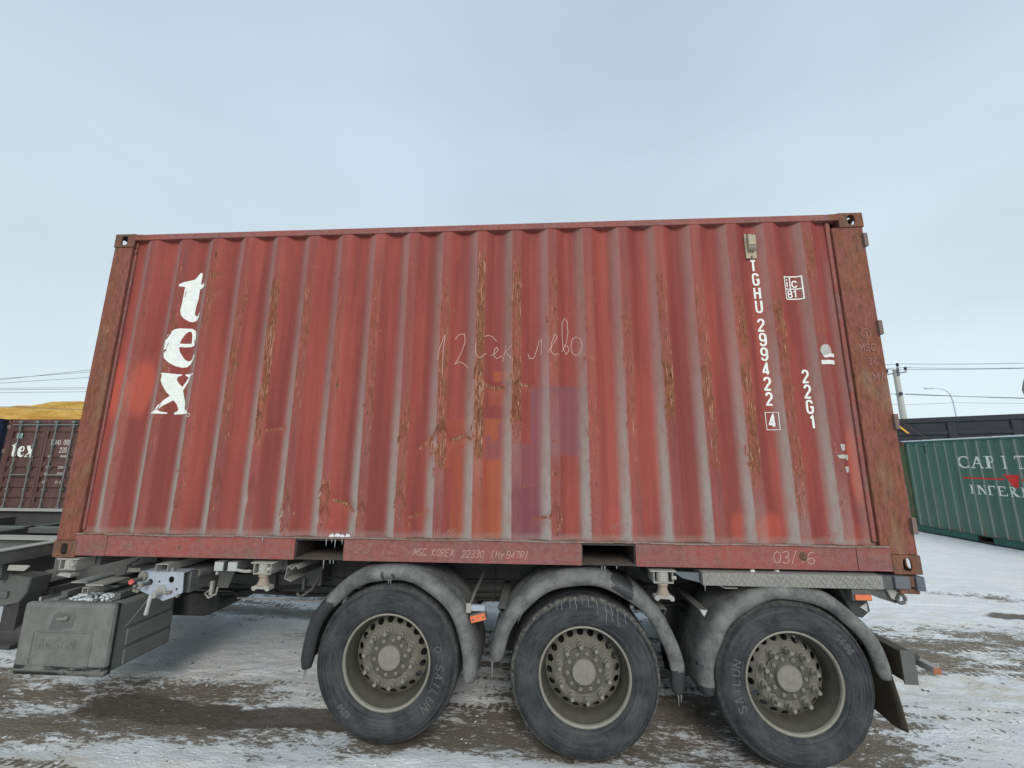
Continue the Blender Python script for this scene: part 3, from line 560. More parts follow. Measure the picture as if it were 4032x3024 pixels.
def side_attrs(x, z):
    wx = .016 * (fbm(x * 4, z * 9, 105) - .5) + .014 * (fbm(x * 12, z * 30, 107) - .5); flr = infl(x + wx); fl = infl(x); u = (x - R0) % RP; edge = np.clip(sst(u, .014, -.002) + sst(u, .054, .07), 0, 1)
    j = np.floor((x - R0 + .01) / RP).astype(int); I = np.zeros_like(x)
    for k, l in RIBS.items():
        for a, b, s in l:
            jit = (fbm(np.full_like(x, k * 3.1), z * 2, 81) - .5) * .3
            I = np.maximum(I, (j == k) * s * sst(z + jit, a - .1, a + .12) * sst(b + .1 - z + jit, 0, .25))
    rust = flr * np.maximum(I, .30 * sst(2.45 - z, 0, .3)) * (.78 + .34 * edge) * .97
    rust = rust * (.62 + .74 * fbm(x * 5.5, z * 4.1, 83))
    for a, b, s in CR: rust = np.maximum(rust, s * 1.02 * np.exp(-(segd(x, z, a, b) / .0105) ** 2) + .40 * s * np.exp(-(segd(x, z + .03, a, b) / .045) ** 2))
    for a, b, s in SC: rust = np.maximum(rust, s * np.exp(-(segd(x, z, a, b) / .0075) ** 2))
    for cx, cz, hw, hh, a in DIAM[:2] + DIAM[3:5] + DIAM[6:8] + DIAM[13:16]:
        k = np.abs(1 - np.abs(x - cx) / hw - np.abs(z - cz) / hh); rust = np.maximum(rust, .95 * sst(.16 - k, 0, .14) * sst(fbm(x * 14, z * 14, 87), .25, .5))
    rust = np.maximum(rust, .42 * sst(.215 - z, 0, .045) * sst(fbm(x * 3, z * 6, 85), .4, .7))
    bot = sst(1.9 - z, 0, 1.7)
    lf = sst(u, .185, .250) * sst(.281 - u, 0, .006) * (x < 5.7)
    dust = lf * (.38 + .58 * bot) * (.80 + .4 * fbm(x * 3, z * .8, 92)) + fl * (.07 + .40 * bot * sst(fbm(x * 1.1, z * 1.2, 91), .35, .75)) + .42 * sst(.23 - z, 0, .05)
    dust = dust + .05 * bot * fbm(x * 1.5, z * .7, 93) + .3 * sst(x, 5.70, 5.80) * sst(2.4 - z, 0, .5)
    seam = sst(.0035 - np.abs((x - 1.36) % 1.112 - .0), 0, .002)
    def rect(x0, x1, z0, z1, s=.006): w = .006 * (fbm(x * 30, z * 30, 95) - .5); return sst(x + w, x0 - s, x0 + s) * sst(x1 - x + w, -s, s) * sst(z + w, z0 - s, z0 + s) * sst(z1 - z + w, -s, s)
    orange = np.maximum(rect(2.945, 3.385, .17, .72), rect(2.9, 3.385, .66, 1.02) * .8)
    orange = np.maximum(orange, rect(3.243, 3.371, 1.30, 1.377)); orange = np.maximum(orange, rect(3.21, 3.33, 1.12, 1.25) * .45) * (.55 + .7 * fbm(x * 2.5, z * 2.5, 97))
    purple = np.maximum(rect(3.52, 3.94, .755, 1.255), rect(3.385, 3.66, .17, .83)); purple = np.maximum(purple, .8 * sst(fbm(x * 12, z * 9, 99), .5, .56) * rect(3.18, 3.33, .72, 1.0, .03))
    purple = np.maximum(purple, .10 * sst(x, 5.28, 5.6) * (fbm(x * 2, z, 101)) + .20 * fl * bot)
    def blob(cx, cz, rx, rz): return sst(1.0 - np.hypot((x - cx) / rx, (z - cz) / rz) + .7 * (fbm(x * 3, z * 3, 103) - .5), 0, .45)
    fresh = np.clip(blob(.25, 1.26, .13, .28) + blob(.44, 1.27, .11, .27) + .9 * blob(5.76, .68, .07, .36) + .7 * blob(4.97, .25, .11, .14) + .8 * blob(5.14, .26, .1, .13) + .3 * blob(4.15, .28, .16, .18) + .3 * blob(5.68, .25, .16, .1) + .12 * blob(4.3, .9, .12, .6) + .35 * blob(2.15, .3, .1, .15), 0, 1) * (1 - lslope(x) * .7)
    return dict(rust=np.clip(rust, 0, 1), dust=np.clip(dust * (1 - .85 * rust), 0, 1), orange=orange * (1 - lslope(x) * .4), purple=purple * (1 - lslope(x) * .35), fresh=fresh)
def side_panel(parent, mat, fine=True, y=0, mir=False):
    if fine: n = int((5.84 - .16) / .0116); xx = np.linspace(.16, 5.84, n + 1); zz = np.linspace(.172, 2.535, 178)
    else: n = int((5.84 - .16) / .0232); xx = np.linspace(.16, 5.84, n + 1); zz = np.linspace(.172, 2.535, 14)
    XX, ZZ = np.meshgrid(xx, zz); YY = prof(XX)
    if fine: YY = YY + dent(XX, ZZ)
    if mir: YY = WD - YY
    nz_, nx_ = XX.shape; id_ = np.arange(nz_ * nx_).reshape(nz_, nx_)
    fs = np.stack([id_[:-1, :-1], id_[:-1, 1:], id_[1:, 1:], id_[1:, :-1]], -1).reshape(-1, 4)
    if mir: fs = fs[:, ::-1]
    me = bpy.data.meshes.new('side_panel'); me.from_pydata(np.stack([XX, YY, ZZ], -1).reshape(-1, 3).tolist(), [], fs.tolist())
    if fine: at_ = side_attrs(XX, ZZ)
    else: at_ = dict(dust=lslope(XX) * .6 + .12 + .22 * sst(1.4 - ZZ, 0, 1.2) * fbm(XX * 2, ZZ, 6), rust=.42 * infl(XX) * fbm(XX * 2, ZZ * 2, 5) + .25 * sst(.3 - ZZ, 0, .1))
    for k, v in at_.items(): attr(me, k, np.clip(v, 0, 1).ravel())
    me.polygons.foreach_set('use_smooth', [True] * len(me.polygons)); me.materials.append(mat)
    o = bpy.data.objects.new('side_panel', me); COL.objects.link(o); o.parent = parent
    return o
def plate(mb, O, A, B, N, w, h, ca, cb, ra, rb, t=.014, n=24):
    O, A, B, N = map(Vector, (O, A, B, N)); ring = []; rect = []
    for i in range(n):
        a = 2 * PI * (i + .5) / n; c, s_ = math.cos(a), math.sin(a)
        e = .62; ring.append((ca + ra * math.copysign(abs(c) ** e, c), cb + rb * math.copysign(abs(s_) ** e, s_)))
        k = min((w - ca) / c if c > 0 else -ca / c, (h - cb) / s_ if s_ > 0 else -cb / s_); rect.append([ca + k * c, cb + k * s_])
    for cx, cy in ((0, 0), (w, 0), (w, h), (0, h)):
        i = min(range(n), key=lambda q: (rect[q][0] - cx) ** 2 + (rect[q][1] - cy) ** 2); rect[i] = [cx, cy]
    def P(q, d): return tuple(O + A * q[0] + B * q[1] - N * d)
    v = [P(q, 0) for q in rect] + [P(q, 0) for q in ring] + [P(q, t) for q in ring] + [P(q, t) for q in rect]
    f = []
    for i in range(n):
        j = (i + 1) % n
        for k in range(3): f.append((k * n + i, k * n + j, (k + 1) * n + j, (k + 1) * n + i))
        f.append((3 * n + i, 3 * n + j, j, i))
    mb.add(v, f)
def casting(parent, mat, rx, ry, rz_):
    """corner casting; rx/ry/rz_ = 0 or 1 for which corner of the box"""
    cx, cy, cz = .178, .162, .118; t = .016
    ox = L if rx else 0; oy = WD if ry else 0; oz = H if rz_ else 0
    sx, sy, sz = (-1 if rx else 1), (-1 if ry else 1), (-1 if rz_ else 1); mb = MB(); e = .0006
    plate(mb, (ox, oy, oz), (sx, 0, 0), (0, 0, sz), (0, -sy, 0), cx, cz, .087, .058, .027, .040, t)
    plate(mb, (ox, oy + sy * e, oz), (0, sy, 0), (0, 0, sz), (-sx, 0, 0), cy - e, cz, .08, .058, .030, .040, t)
    plate(mb, (ox + sx * e, oy + sy * e, oz), (sx, 0, 0), (0, sy, 0), (0, 0, -sz), cx - e, cy - e, .085, .08, .05, .031, t)
    x0, x1 = sorted((ox + sx * (cx - .004), ox + sx * (cx - t))); y0, y1 = sorted((oy + sy * t, oy + sy * (cy - e))); z0, z1 = sorted((oz + sz * t, oz + sz * (cz - .001)))
    if rz_ or ry: mb.box(x0, x1, y0, y1, z0, z1)
    y2, y3 = sorted((oy + sy * (cy - .001), oy + sy * (cy - t))); x2, x3 = sorted((ox + sx * t, ox + sx * (cx - .02)))
    mb.box(x2, x3, y2, y3, z0, z1)
    return mb.build('corner_casting', mat, parent, bevel=.004)
def container(name, label, loc, rz, pm, railm, postm, castm, fine=False, doors=False, group=None, pockets=True):
    t = thing(name, label, 'shipping container', loc, rz, group)
    for rx in (0, 1):
        for ry in (0, 1):
            for q in (0, 1): casting(t, castm, rx, ry, q)
            y0, y1 = ((.0072, .12) if not ry else (WD - .12, WD - .0072))
            mb = MB()
            if rx == 0: mb.box(.003, .166, y0, y1, .118, H - .118)
            else: mb.box(5.826, 6.05, y0, y1, .118, H - .118)
            mb.build('corner_post', postm, t, bevel=.006)
    side_panel(t, pm, fine); side_panel(t, pm, False, mir=True)
    for ry in (0, 1):
        y0, y1 = ((.002, .062) if not ry else (WD - .062, WD - .002))
        MB().box(.178, L - .178, y0, y1, H - .058, H - .008).build('top_rail', M['top_rail'] if fine else railm, t, bevel=.003)
        yy = (.004, .014) if not ry else (WD - .014, WD - .004)
        segs = [(.163, .409), (.413, 1.838), (2.197, 3.868), (4.233, 5.662), (5.667, 5.879)] if pockets else [(.163, 5.879)]
        for a, b in segs:
            mb = MB().box(a, b, *yy, .016, .163); yb = (yy[1], .05) if not ry else (WD - .05, yy[0])
            mb.box(a, b, yb[0], yb[1], .016, .024); mb.build('bottom_rail', railm, t)
        yl = (-.007, .06) if not ry else (WD - .06, WD + .007)
        # bent lip above the rail
        n = 70; v = []; rr = random.Random(5 + ry)
        mb = MB(); 
        for i in range(n):
            a = .168 + (5.872 - .168) * i / n; b = .168 + (5.872 - .168) * (i + 1) / n
            jz = .0025 * math.sin(i * .55) + (rr.random() - .5) * .003
            mb.box(a, b, yl[0] + (rr.random() - .5) * .005 * (1 - ry), yl[1], .1635 + jz, .1715 + jz)
        mb.build('rail_lip', M['lip'] if fine else railm, t)
    if pockets:
        for a, b in ((1.838, 2.197), (3.868, 4.233)):
            mb = MB().box(a, b, .006, WD - .006, .147, .163).box(a, b, .006, WD - .006, .018, .026)
            mb.box(a + .001, a + .008, .015, WD - .015, .026, .147).box(b - .008, b - .001, .015, WD - .015, .026, .147)
            mb.build('fork_pocket', M['pocket'], t)
    fm = MB().box(.17, 5.88, .07, WD - .07, .166, .19).build('floor', M['darker'], t)
    if fine:
        xx = .45
        while xx < 5.8:
            if not (1.80 < xx < 2.23 or 3.83 < xx < 4.26): MB().box(xx, xx + .006, .06, WD - .06, .03, .165).box(xx + .006, xx + .04, .06, WD - .06, .03, .036).build('crossmember', M['darker'], t)
            xx += .29
    MB().box(.05, L - .05, .063, WD - .063, H - .03, H - .022).build('roof', pm, t)
    # closed front end
    n = 60; yy = np.linspace(.12, WD - .12, n); px = .03 + .025 * sst(np.sin(yy * 22), -.4, .4)
    mb = MB(); mb.add([(px[i], yy[i], z) for z in (.15, 2.5) for i in range(n)], [(i, i + 1, n + i + 1, n + i) for i in range(n - 1)]).build('end_panel', pm, t)
    MB().box(.01, .08, .162, WD - .162, H - .1, H - .01).build('end_rail', postm, t); MB().box(.01, .08, .162, WD - .162, .01, .15).build('end_rail', postm, t)
    MB().box(L - .1, L - .012, .162, WD - .162, H - .115, H - .01).build('door_header', postm, t); MB().box(L - .1, L - .012, .162, WD - .162, .01, .14).build('door_sill', postm, t)
    for y0, y1 in ((.122, 1.212), (1.226, WD - .122)):
        zz = [.145]; xo = [0.]
        for k in range(6):
            a = .30 + k * .365
            zz += [a, a + .04, a + .17, a + .21]; xo += [0, .034, .034, 0]
        zz.append(2.47); xo.append(0.)
        if doors: zz = [.145, .24, .28, .36, .40, .52, .56, .64, .68, .80, .84, .92, .96, 1.08, 1.12, 1.20, 1.24, 1.36, 1.40, 1.48, 1.52, 2.02, 2.06, 2.20, 2.24, 2.47]; xo = [0, 0, .04, .04, 0, 0, .04, .04, 0, 0, .04, .04, 0, 0, .04, .04, 0, 0, .04, .04, 0, 0, .04, .04, 0, 0]
        mb = MB(); k = len(zz)
        ya, yb = y0 + .07, y1 - .07
        mb.add([(L - .022 - q, yv, zv) for yv in (ya, yb) for zv, q in zip(zz, xo)], [(i, i + 1, k + i + 1, k + i) for i in range(k - 1)])
        d = mb.build('door', pm, t)
        fr = MB().box(L - .06, L - .012, y0, ya, .145, 2.47).box(L - .06, L - .012, yb, y1, .145, 2.47); fr.build('door_frame', postm if not doors else pm, d)
        for q in (.30, .78):
            yy_ = y0 + q * (y1 - y0)
            rod = MB().cyl((L + .028, yy_, .12), (L + .028, yy_, 2.5), .017, 12).build('lock_rod', M['rod'], t, smooth=True)
            for zz_ in (.14, .62, 1.22, 1.84, 2.36): MB().box(L - .012, L + .05, yy_ - .035, yy_ + .035, zz_ - .018, zz_ + .018).build('rod_bracket', M['rod'], rod)
            for zz_ in (.08, 2.5): MB().box(L - .014, L + .062, yy_ - .045, yy_ + .045, zz_ - .03, zz_ + .03).build('cam_keeper', M['rod'], rod)
            if q == .78 and doors: MB().box(L + .03, L + .05, yy_ - .5, yy_, 1.0, 1.03).build('handle', M['rod'], rod)
    for y in (0, 1):
        for z in (.304, .992, 1.671, 2.361):
            yc = .0085 if not y else WD - .0085
            MB().box(6.030, 6.058, yc - .012 - .012, yc + .075 if not y else WD + .012, z - .052, z + .052).build('door_hinge', M['hinge'], t, bevel=.003) if not y else MB().box(6.030, 6.06, WD - .08, WD + .01, z - .052, z + .052).build('door_hinge', M['hinge'], t)
    return t
M['lip'] = corroded('dusty bent lip', (.30, .22, .19), .3)
M['pocket'] = dusty('shaded fork pocket steel', (.022, .017, .015), (.13, .11, .095), .2, .5)  # near-black colour carries the shade inside the fork pockets
M['rod'] = dusty('grey locking rod', (.10, .11, .115), (.17, .17, .165), .6, 0, .6, 14)
M['hinge'] = dusty('hinge steel', (.13, .075, .065), (.2, .16, .14), .4)

RED = container('shipping_container', 'rusty red container loaded on the trailer with large tex lettering', (0, 0, 0), 0, M['red'], M['red_rail'], M['redrust'], M['brownrust'], fine=True)
def sf(x, z, e=.0014): return (x, float(prof(x)) + float(dent(np.array([x]), np.array([z]))[0]) - e, z)
knots = [R0 + RP * k + d for k in range(-1, 20) for d in (-.008, -.002, .004, .066, .072, .078, .13, .138, .146, .2, .208, .216, .24, .035, .1, .17)]
GTc = fillpoly('lettering', [GT], sf, M['white'], RED, knots)
GEc = fillpoly('lettering', [GE, GEH], sf, M['white'], RED, knots)
GXc = fillpoly('lettering', [GX], sf, M['white'], RED, knots)
# worn nicks in the big letters
for a, b, w_ in (((.600, 1.66), (.634, 1.715), .012), ((.589, 1.555), (.617, 1.57), .016), ((.592, 1.50), (.628, 1.63), .004), ((.812, 1.66), (.838, 1.60), .007), ((.627, 1.09), (.645, 1.135), .006), ((.61, 1.33), (.612, 1.375), .006), ((.60, 1.085), (.632, 1.10), .004), ((.694, 2.02), (.697, 2.07), .003), ((.826, 1.12), (.836, 1.10), .008), ((.835, 1.372), (.86, 1.366), .004), ((.828, 1.10), (.850, 1.085), .006)):
    mb = MB(); strokes_mesh(mb, [[a, b]], w_, lambda x, z: sf(x, z, .0026)); mb.build('paint_scrape', M['scrape'], RED)
mb = MB(); strokes_mesh(mb, [[(.885 + .013 * math.cos(q), 1.048 + .013 * math.sin(q)) for q in np.linspace(0, 2 * PI, 17)]], .003, sf, .01); mb.build('lettering', M['white'], RED, face=(0, -1, 0))
for ch, ((xc, zt), zb) in zip('TGHU2994224', TGHU):
    mb = MB(); h = zt - zb; wf = .70 if ch != '1' else .6
    strokes_mesh(mb, text_strokes(ch, xc - .3 * wf * h - .008, zb + .006, h - .012, wf), .0145, sf, .008); mb.build('lettering', M['white'], RED, face=(0, -1, 0))
xc, zt, zb = 5.249, 1.062, .938
mb = MB(); strokes_mesh(mb, [[(xc - .047, zt), (xc + .036, zt), (xc + .036, zb), (xc - .047, zb), (xc - .047, zt + .002)]], .004, sf, .01); mb.build('lettering', M['white'], RED, face=(0, -1, 0))
for ch, ((xc, zt), zb) in zip('22G1', G22):
    mb = MB(); h = zt - zb; strokes_mesh(mb, text_strokes(ch, xc - .21 * h - (.006 if ch != '1' else -.002), zb + .006, h - .012, .68), .0145, sf, .008); mb.build('lettering', M['white'], RED, face=(0, -1, 0))
# the small square intermodal mark: i c / 81
x0, x1, z0, z1 = 5.443, 5.566, 1.915, 2.093; zm = 1.995
mb = MB(); strokes_mesh(mb, [[(x0, z1), (x1, z1), (x1, z0), (x0, z0), (x0, z1 + .004)], [(x0, zm), (x1, zm)], [(5.486, zm), (5.486, z1)]], .0085, sf, .008)
strokes_mesh(mb, text_strokes('c', 5.5, zm + .016, .066, .9), .0095, sf, .008); strokes_mesh(mb, [[(5.464, zm + .016), (5.464, zm + .058)], [(5.464, zm + .068), (5.464, zm + .08)]], .0105, sf, .008)
strokes_mesh(mb, text_strokes('81', 5.462, z0 + .014, .052, .95, .2), .0095, sf, .008); mb.build('intermodal_mark', M['white'], RED)
# chalk hand writing
mb = MB(); strokes_mesh(mb, HW, .0042, lambda x, z: sf(x, z, .0022), .012); mb.build('chalk_writing', M['chalk'], RED, face=(0, -1, 0))
def rs(x, z): return (x, .0025, z)
for w_, x_, z_ in (('MSC', 2.70, .060), ('KOREA', 2.83, .058), ('22330', 3.04, .053), ('(Hv', 3.245, .055), ('947R)', 3.35, .052)):
    mb = MB(); strokes_mesh(mb, text_strokes(w_, x_, z_, .046, .82, .20, .22), .0028, rs, .01); mb.build('chalk_writing', M['chalk'], RED, face=(0, -1, 0))
for st_ in (text_strokes('23.12', 2.28, .07, .055, 1.1, .45, .3), text_strokes('23 12', .52, .07, .05, 1.0, .4, .2)):
    mb = MB(); strokes_mesh(mb, st_, .0038, rs, .01); mb.build('chalk_writing', M['chalk_dim'], RED, face=(0, -1, 0))
mb = MB(); strokes_mesh(mb, text_strokes('03/16', 5.13, .055, .072, 1.05, .12, .1), .0036, rs, .01); mb.build('chalk_writing', M['chalk'], RED, face=(0, -1, 0))
mb = MB(); strokes_mesh(mb, text_strokes('9/11', 5.46, .07, .05, .8, .2, .1), .003, rs, .01); mb.build('chalk_writing', M['chalk_dim'], RED, face=(0, -1, 0))
mb = MB(); pass
for st_ in (text_strokes('MSC', 5.89, 1.50, .05, .9, .25), text_strokes('36', 5.93, 1.40, .045, .9, .3), text_strokes('MA', 5.95, 1.28, .06, .9, .3), [[(5.945 + .034 * math.cos(q), 1.63 + .036 * math.sin(q)) for q in np.linspace(0, 2 * PI, 17)]] + text_strokes('3', 5.93, 1.61, .04)):
    mb = MB(); strokes_mesh(mb, st_, .0042, lambda x, z: (x, .0028, z), .01); mb.build('chalk_writing', M['chalk_dim'], RED, face=(0, -1, 0))
for st_ in (text_strokes('MSC', 4.08, .24, .05, .9, .25, .2), text_strokes('C11', 5.50, .20, .05, .9, .3, .3), text_strokes('MS', 2.93, .19, .045, .9, .25, .1), text_strokes('16', 2.83, .2, .04, .9, .25, .1)):
    mb = MB(); strokes_mesh(mb, st_, .0035, lambda x, z: sf(x, z, .0022), .01); mb.build('chalk_writing', M['chalk_dim'], RED, face=(0, -1, 0))
# stickers and their remains near the right end
circ = [(5.662 + .044 * math.cos(q), 1.508 + .047 * math.sin(q)) for q in np.linspace(0, 2 * PI, 28)[:-1]]
fillpoly('round_sticker', [circ], sf, M['sticker'], RED, knots)
for poly in ([(5.628, 1.471), (5.667, 1.477), (5.68, 1.487), (5.73, 1.488), (5.722, 1.462), (5.68, 1.46), (5.66, 1.455), (5.64, 1.455)], [(5.612, 1.436), (5.722, 1.437), (5.718, 1.407), (5.614, 1.405)]):
    fillpoly('sticker_strip', [poly], lambda x, z: sf(x, z, .0028), M['paper'], RED, knots)
for cx, cz, w_, h_ in ((5.68, .815, .02, .025), (5.672, .752, .045, .014), (5.705, .745, .014, .018), (5.69, .665, .018, .022)):
    fillpoly('sticker_remnant', [[(cx - w_, cz + h_ * .7), (cx - w_ * .2, cz + h_), (cx + w_, cz + h_ * .8), (cx + w_ * .8, cz - h_ * .5), (cx + w_ * .1, cz - h_), (cx - w_ * .7, cz - h_ * .8)]], lambda x, z: sf(x, z, .0028), M['sticker'], RED, knots)
# ventilator
mb = MB().box(5.183, 5.262, .027, .04, 2.248, 2.452); vt = mb.build('air_vent', M['beige'], RED, bevel=.003)
MB().box(5.196, 5.254, -.004, .0275, 2.305, 2.428).build('vent_hood', M['beige'], vt, bevel=.007)
for k in range(4): MB().box(5.2, 5.25, -.0065, -.0035, 2.309 + .011 * k, 2.313 + .011 * k).build('vent_slat', M['dark'], vt)
for px_, pz_ in ((5.203, 2.441), (5.243, 2.441), (5.222, 2.26)): MB().cyl((px_, .027, pz_), (px_, .019, pz_), .007, 10).build('rivet', M['hinge'], vt)
# rivet hole damage in the bottom rail, weld gussets beside the castings
MB().lathe([(.0, -.002), (.014, -.006), (.024, .0), (.03, .004)], (5.325, 0, .1), 14).build('punched_bolt', M['brownrust'], RED)
MB().prism([(.176, H - .0585), (.245, H - .0585), (.245, H - .008), (.205, H - .008), (.176, H - .002)], 1, .0005, .03).build('gusset', M['redrust'], RED)
MB().prism([(L - .176, H - .0585), (L - .245, H - .0585), (L - .245, H - .008), (L - .205, H - .008), (L - .176, H - .002)], 1, .0005, .03).build('gusset', M['redrust'], RED)
MB().box(5.795, 5.826, .026, .06, .19, 2.53).build('post_flange', M['flange'], RED, bevel=.008)
MB().box(.1665, .186, .028, .06, .19, 2.53).build('post_flange', M['flange'], RED, bevel=.006)
# icicles on the container
def icicle(parent, x, y, z, l, r=.004, mat=None):
    MB().tube([(x, y, z), (x + .001, y, z - l * .4), (x, y, z - l * .8), (x + .001, y, z - l)], [r, r * .7, r * .4, r * .12], 6).build('icicle', mat or M['ice'], parent, smooth=60)
for x, z, l in ((2.07, .16, .05), (2.11, .162, .03), (2.135, .16, .06), (2.185, .16, .035), (2.06, .016, .06), (2.105, .016, .025), (2.13, .016, .025), (4.0, .016, .035), (4.02, .016, .055), (4.1, .016, .02), (1.6, .165, .04)):
    icicle(RED, x, .003 if z < .1 else -.004, z, l)
mb = MB(); rr = random.Random(2)
for k in range(26):
    x = 2.08 + rr.random() * .14; mb.cyl((x, .012 + rr.random() * .02, .172), (x, .02, .172 + .01 + rr.random() * .012), .012, 6, .004)
mb.build('snow_patch', M['snow'], RED, smooth=60)

# ================================================================ the container trailer
TR = thing('container_trailer', 'grey muddy container trailer with three wide tyres under the red container', 'trailer', (0, 0, 0))
def P(mb, name, mat, par=None, **k): return mb.build(name, mat, par or TR, **k)
for yc, top, ymir in ((.72, -.016, 1), (1.72, .10, -1)):
    zb = lambda x: -.335 - .08 * min(1, max(0, (x + 1.5) / 3.1))
    X_ = [-7.5, -1.5, -.36, -.3, 1.6, 5.85]; T_ = [top, top, top, -.035, -.035, -.035]
    poly = [(x, z) for x, z in zip(X_, T_)] + [(x, zb(x)) for x in (5.85, 1.6, -1.5, -7.5)]
    w = MB().prism(poly, 1, yc - .006, yc + .006)
    b = P(w, 'main_beam', M['dark'] if yc < 1 else M['darker'])
    mb = MB()
    def strip(x0, x1, z0, z1, w0, t):
        mb.add([(x0, yc - w0, z0), (x1, yc - w0, z1), (x1, yc + w0, z1), (x0, yc + w0, z0), (x0, yc - w0, z0 + t), (x1, yc - w0, z1 + t), (x1, yc + w0, z1 + t), (x0, yc + w0, z0 + t)],
               [(0, 1, 2, 3), (7, 6, 5, 4), (0, 4, 5, 1), (1, 5, 6, 2), (2, 6, 7, 3), (3, 7, 4, 0)])
    strip(-.3, 5.85, -.034, -.034, .07, .012)
    strip(-7.5, -1.5, zb(-1.5) - .014, zb(-1.5) - .014, .075, .013); strip(-1.5, 1.6, zb(-1.5) - .014, zb(1.6) - .014, .075, .013); strip(1.6, 5.85, zb(1.6) - .014, zb(1.6) - .014, .075, .013)
    P(mb, 'beam_flange', M['deck'], b)
    mb = MB(); strip(-7.5, -.36, top + .001, top + .001, .075, .014); P(mb, 'top_flange', M['light_dust'], b)
    for x in (-.9, .2, 1.3, 2.2, 3.2, 4.3, 5.2): MB().box(x, x + .01, yc - .06, yc - .007, zb(x) + .002, -.037).build('stiffener', M['dark'], b)
# cross members and the bolster in front of the container
for x, z1, z0 in ((1.58, -.04, -.14), (2.2, -.08, -.22), (3.2, -.08, -.22), (4.35, -.04, -.14), (5.1, -.08, -.22), (-1.6, .03, -.1), (-2.7, .03, -.1)):
    P(MB().box(x, x + .09, .735, 1.71, z0, z1), 'crossmember', M['darker'])
bo = P(MB().box(-.53, -.43, -.02, 2.46, -.072, .024), 'bolster', M['dark'], bevel=.008)
P(MB().box(-.535, -.424, -.03, 2.46, .0245, .032), 'bolster_plate', M['light_dust'], bo)
P(MB().box(-.53, -.50, .1, .45, -.2, -.073), 'bolster_gusset', M['deck'], bo)
pl = P(MB().prism([(-.385, -.074), (-.235, -.074), (-.225, -.085), (-.255, -.112), (-.39, -.110)], 1, .05, .062), 'bracket_plate', M['light_dust'])
P(MB().tube([(-1.58, .80, -.015), (-1.64, 1.1, -.03), (-1.72, 1.64, -.02)], .035, 12), 'diagonal_brace', M['light_dust'], smooth=True)
P(MB().box(-3.4, -.9, 1.0, 1.1, -.02, .03), 'longitudinal_tube', M['deck'])
P(MB().prism([(-.75, -.10), (-.54, -.10), (-.50, -.17), (-.312, -.187), (-.329, -.305), (-.376, -.369), (-.514, -.399), (-.8, -.42)], 1, .15, .30), 'landing_leg_housing', M['deck'], bevel=.012)
P(MB().box(-.78, -.46, .135, .15, -.33, -.285), 'housing_rib', M['deck'])
ll = P(MB().box(-1.62, -1.46, 1.02, 1.18, -1.0, -.34), 'landing_leg', M['darker'])
P(MB().cyl((-1.7, 1.1, -.98), (-1.34, 1.1, -.98), .10, 20), 'foot', M['darker'], ll)
P(MB().box(-1.66, -1.38, .95, 1.25, -1.09, -1.02), 'foot_plate', M['darker'], ll)
# lettered board behind the tool box
bd = P(MB().box(-.60, -.582, .25, 1.7, -.425, -.325), 'letter_board', M['darker'])
mb = MB(); strokes_mesh(mb, text_strokes('KRALL', .30, -.395, .045, 1.0, .35, .2), .012, lambda a, b: (-.5805, a, b), .02); P(mb, 'lettering', M['faded'], bd)
P(MB().box(-.42, -.36, .36, 2.1, -.37, -.325), 'guard_rail', M['deck'])
# dark air tank across the frame, also covering the black shade there
P(MB().prism([(.02, -.44), (.80, -.44), (.84, -.50), (.80, -.58), (.70, -.615), (.12, -.615), (.02, -.56)], 1, .66, 2.25), 'air_tank', M['darker'], bevel=.02)
for k in range(5): P(MB().cyl((.62, .85 + .22 * k, -.612), (.62, .85 + .22 * k, -.64), .012, 8), 'drain_bolt', M['darker'])
P(MB().box(-1.1, .0, .9, 2.2, -.72, -.42), 'added_dark_box', M['darker'])  # added box, put in to darken the see-through under the beam
# ---- twist locks on their outriggers
def twistlock(x, y=.03, low=True, mat='light_dust', s=1.):
    a = P(MB().box(x - .085, x + .085, y - .04, y + .12, -.013, -.005), 'twist_lock', M[mat], bevel=.002)
    MB().box(x - .066, x - .058, y - .035, y + .1, -.078, -.0135).box(x + .058, x + .066, y - .035, y + .1, -.078, -.0135).box(x - .066, x + .066, y - .035, y + .1, -.086, -.0785).build('lock_housing', M[mat], a, bevel=.003)
    MB().cyl((x, y, -.014), (x, y, -.0783), .041, 20).build('lock_collar', M[mat], a, smooth=True)
    MB().cyl((x + .05, y - .045, -.045), (x + .078, y - .05, -.045), .012, 10).build('lock_pin', M[mat], a, smooth=True)
    if low:
        MB().lathe([(0, -.087), (.036, -.087), (.036, -.104), (.028, -.106), (.031, -.13), (.040, -.150), (.045, -.160), (0, -.161)], (x, y, 0), 20, ax=2).build('lock_cone', M['nutrust'], a, smooth=True)
        MB().prism([(x - .066, -.185), (x - .062, -.166), (x - .03, -.158), (x + .03, -.158), (x + .062, -.168), (x + .066, -.192), (x + .045, -.198), (x + .03, -.184), (x - .028, -.182), (x - .045, -.197)], 1, y - .035, y + .03).build('lock_nut', M[mat], a, bevel=.004)
    else:
        MB().prism([(x - .07, -.125), (x - .05, -.104), (x + .02, -.106), (x + .04, -.118), (x + .035, -.138), (x - .02, -.13)], 1, y - .035, y + .03).build('lock_nut', M[mat], a, bevel=.004)
    return a
twistlock(.145, .03, False); twistlock(1.62); twistlock(4.405)
for x in (.145, 1.62, 4.405):
    P(MB().box(x - .062, x + .10, .135, .655, -.085, -.012), 'outrigger', M['dark']); P(MB().box(x - .06, x + .06, 1.79, 2.4, -.085, -.012), 'outrigger', M['darker'])
P(MB().tube([(1.45, -.02, -.055), (1.51, -.03, -.06), (1.56, -.03, -.058)], .01, 8), 'lock_lever', M['light_dust'])
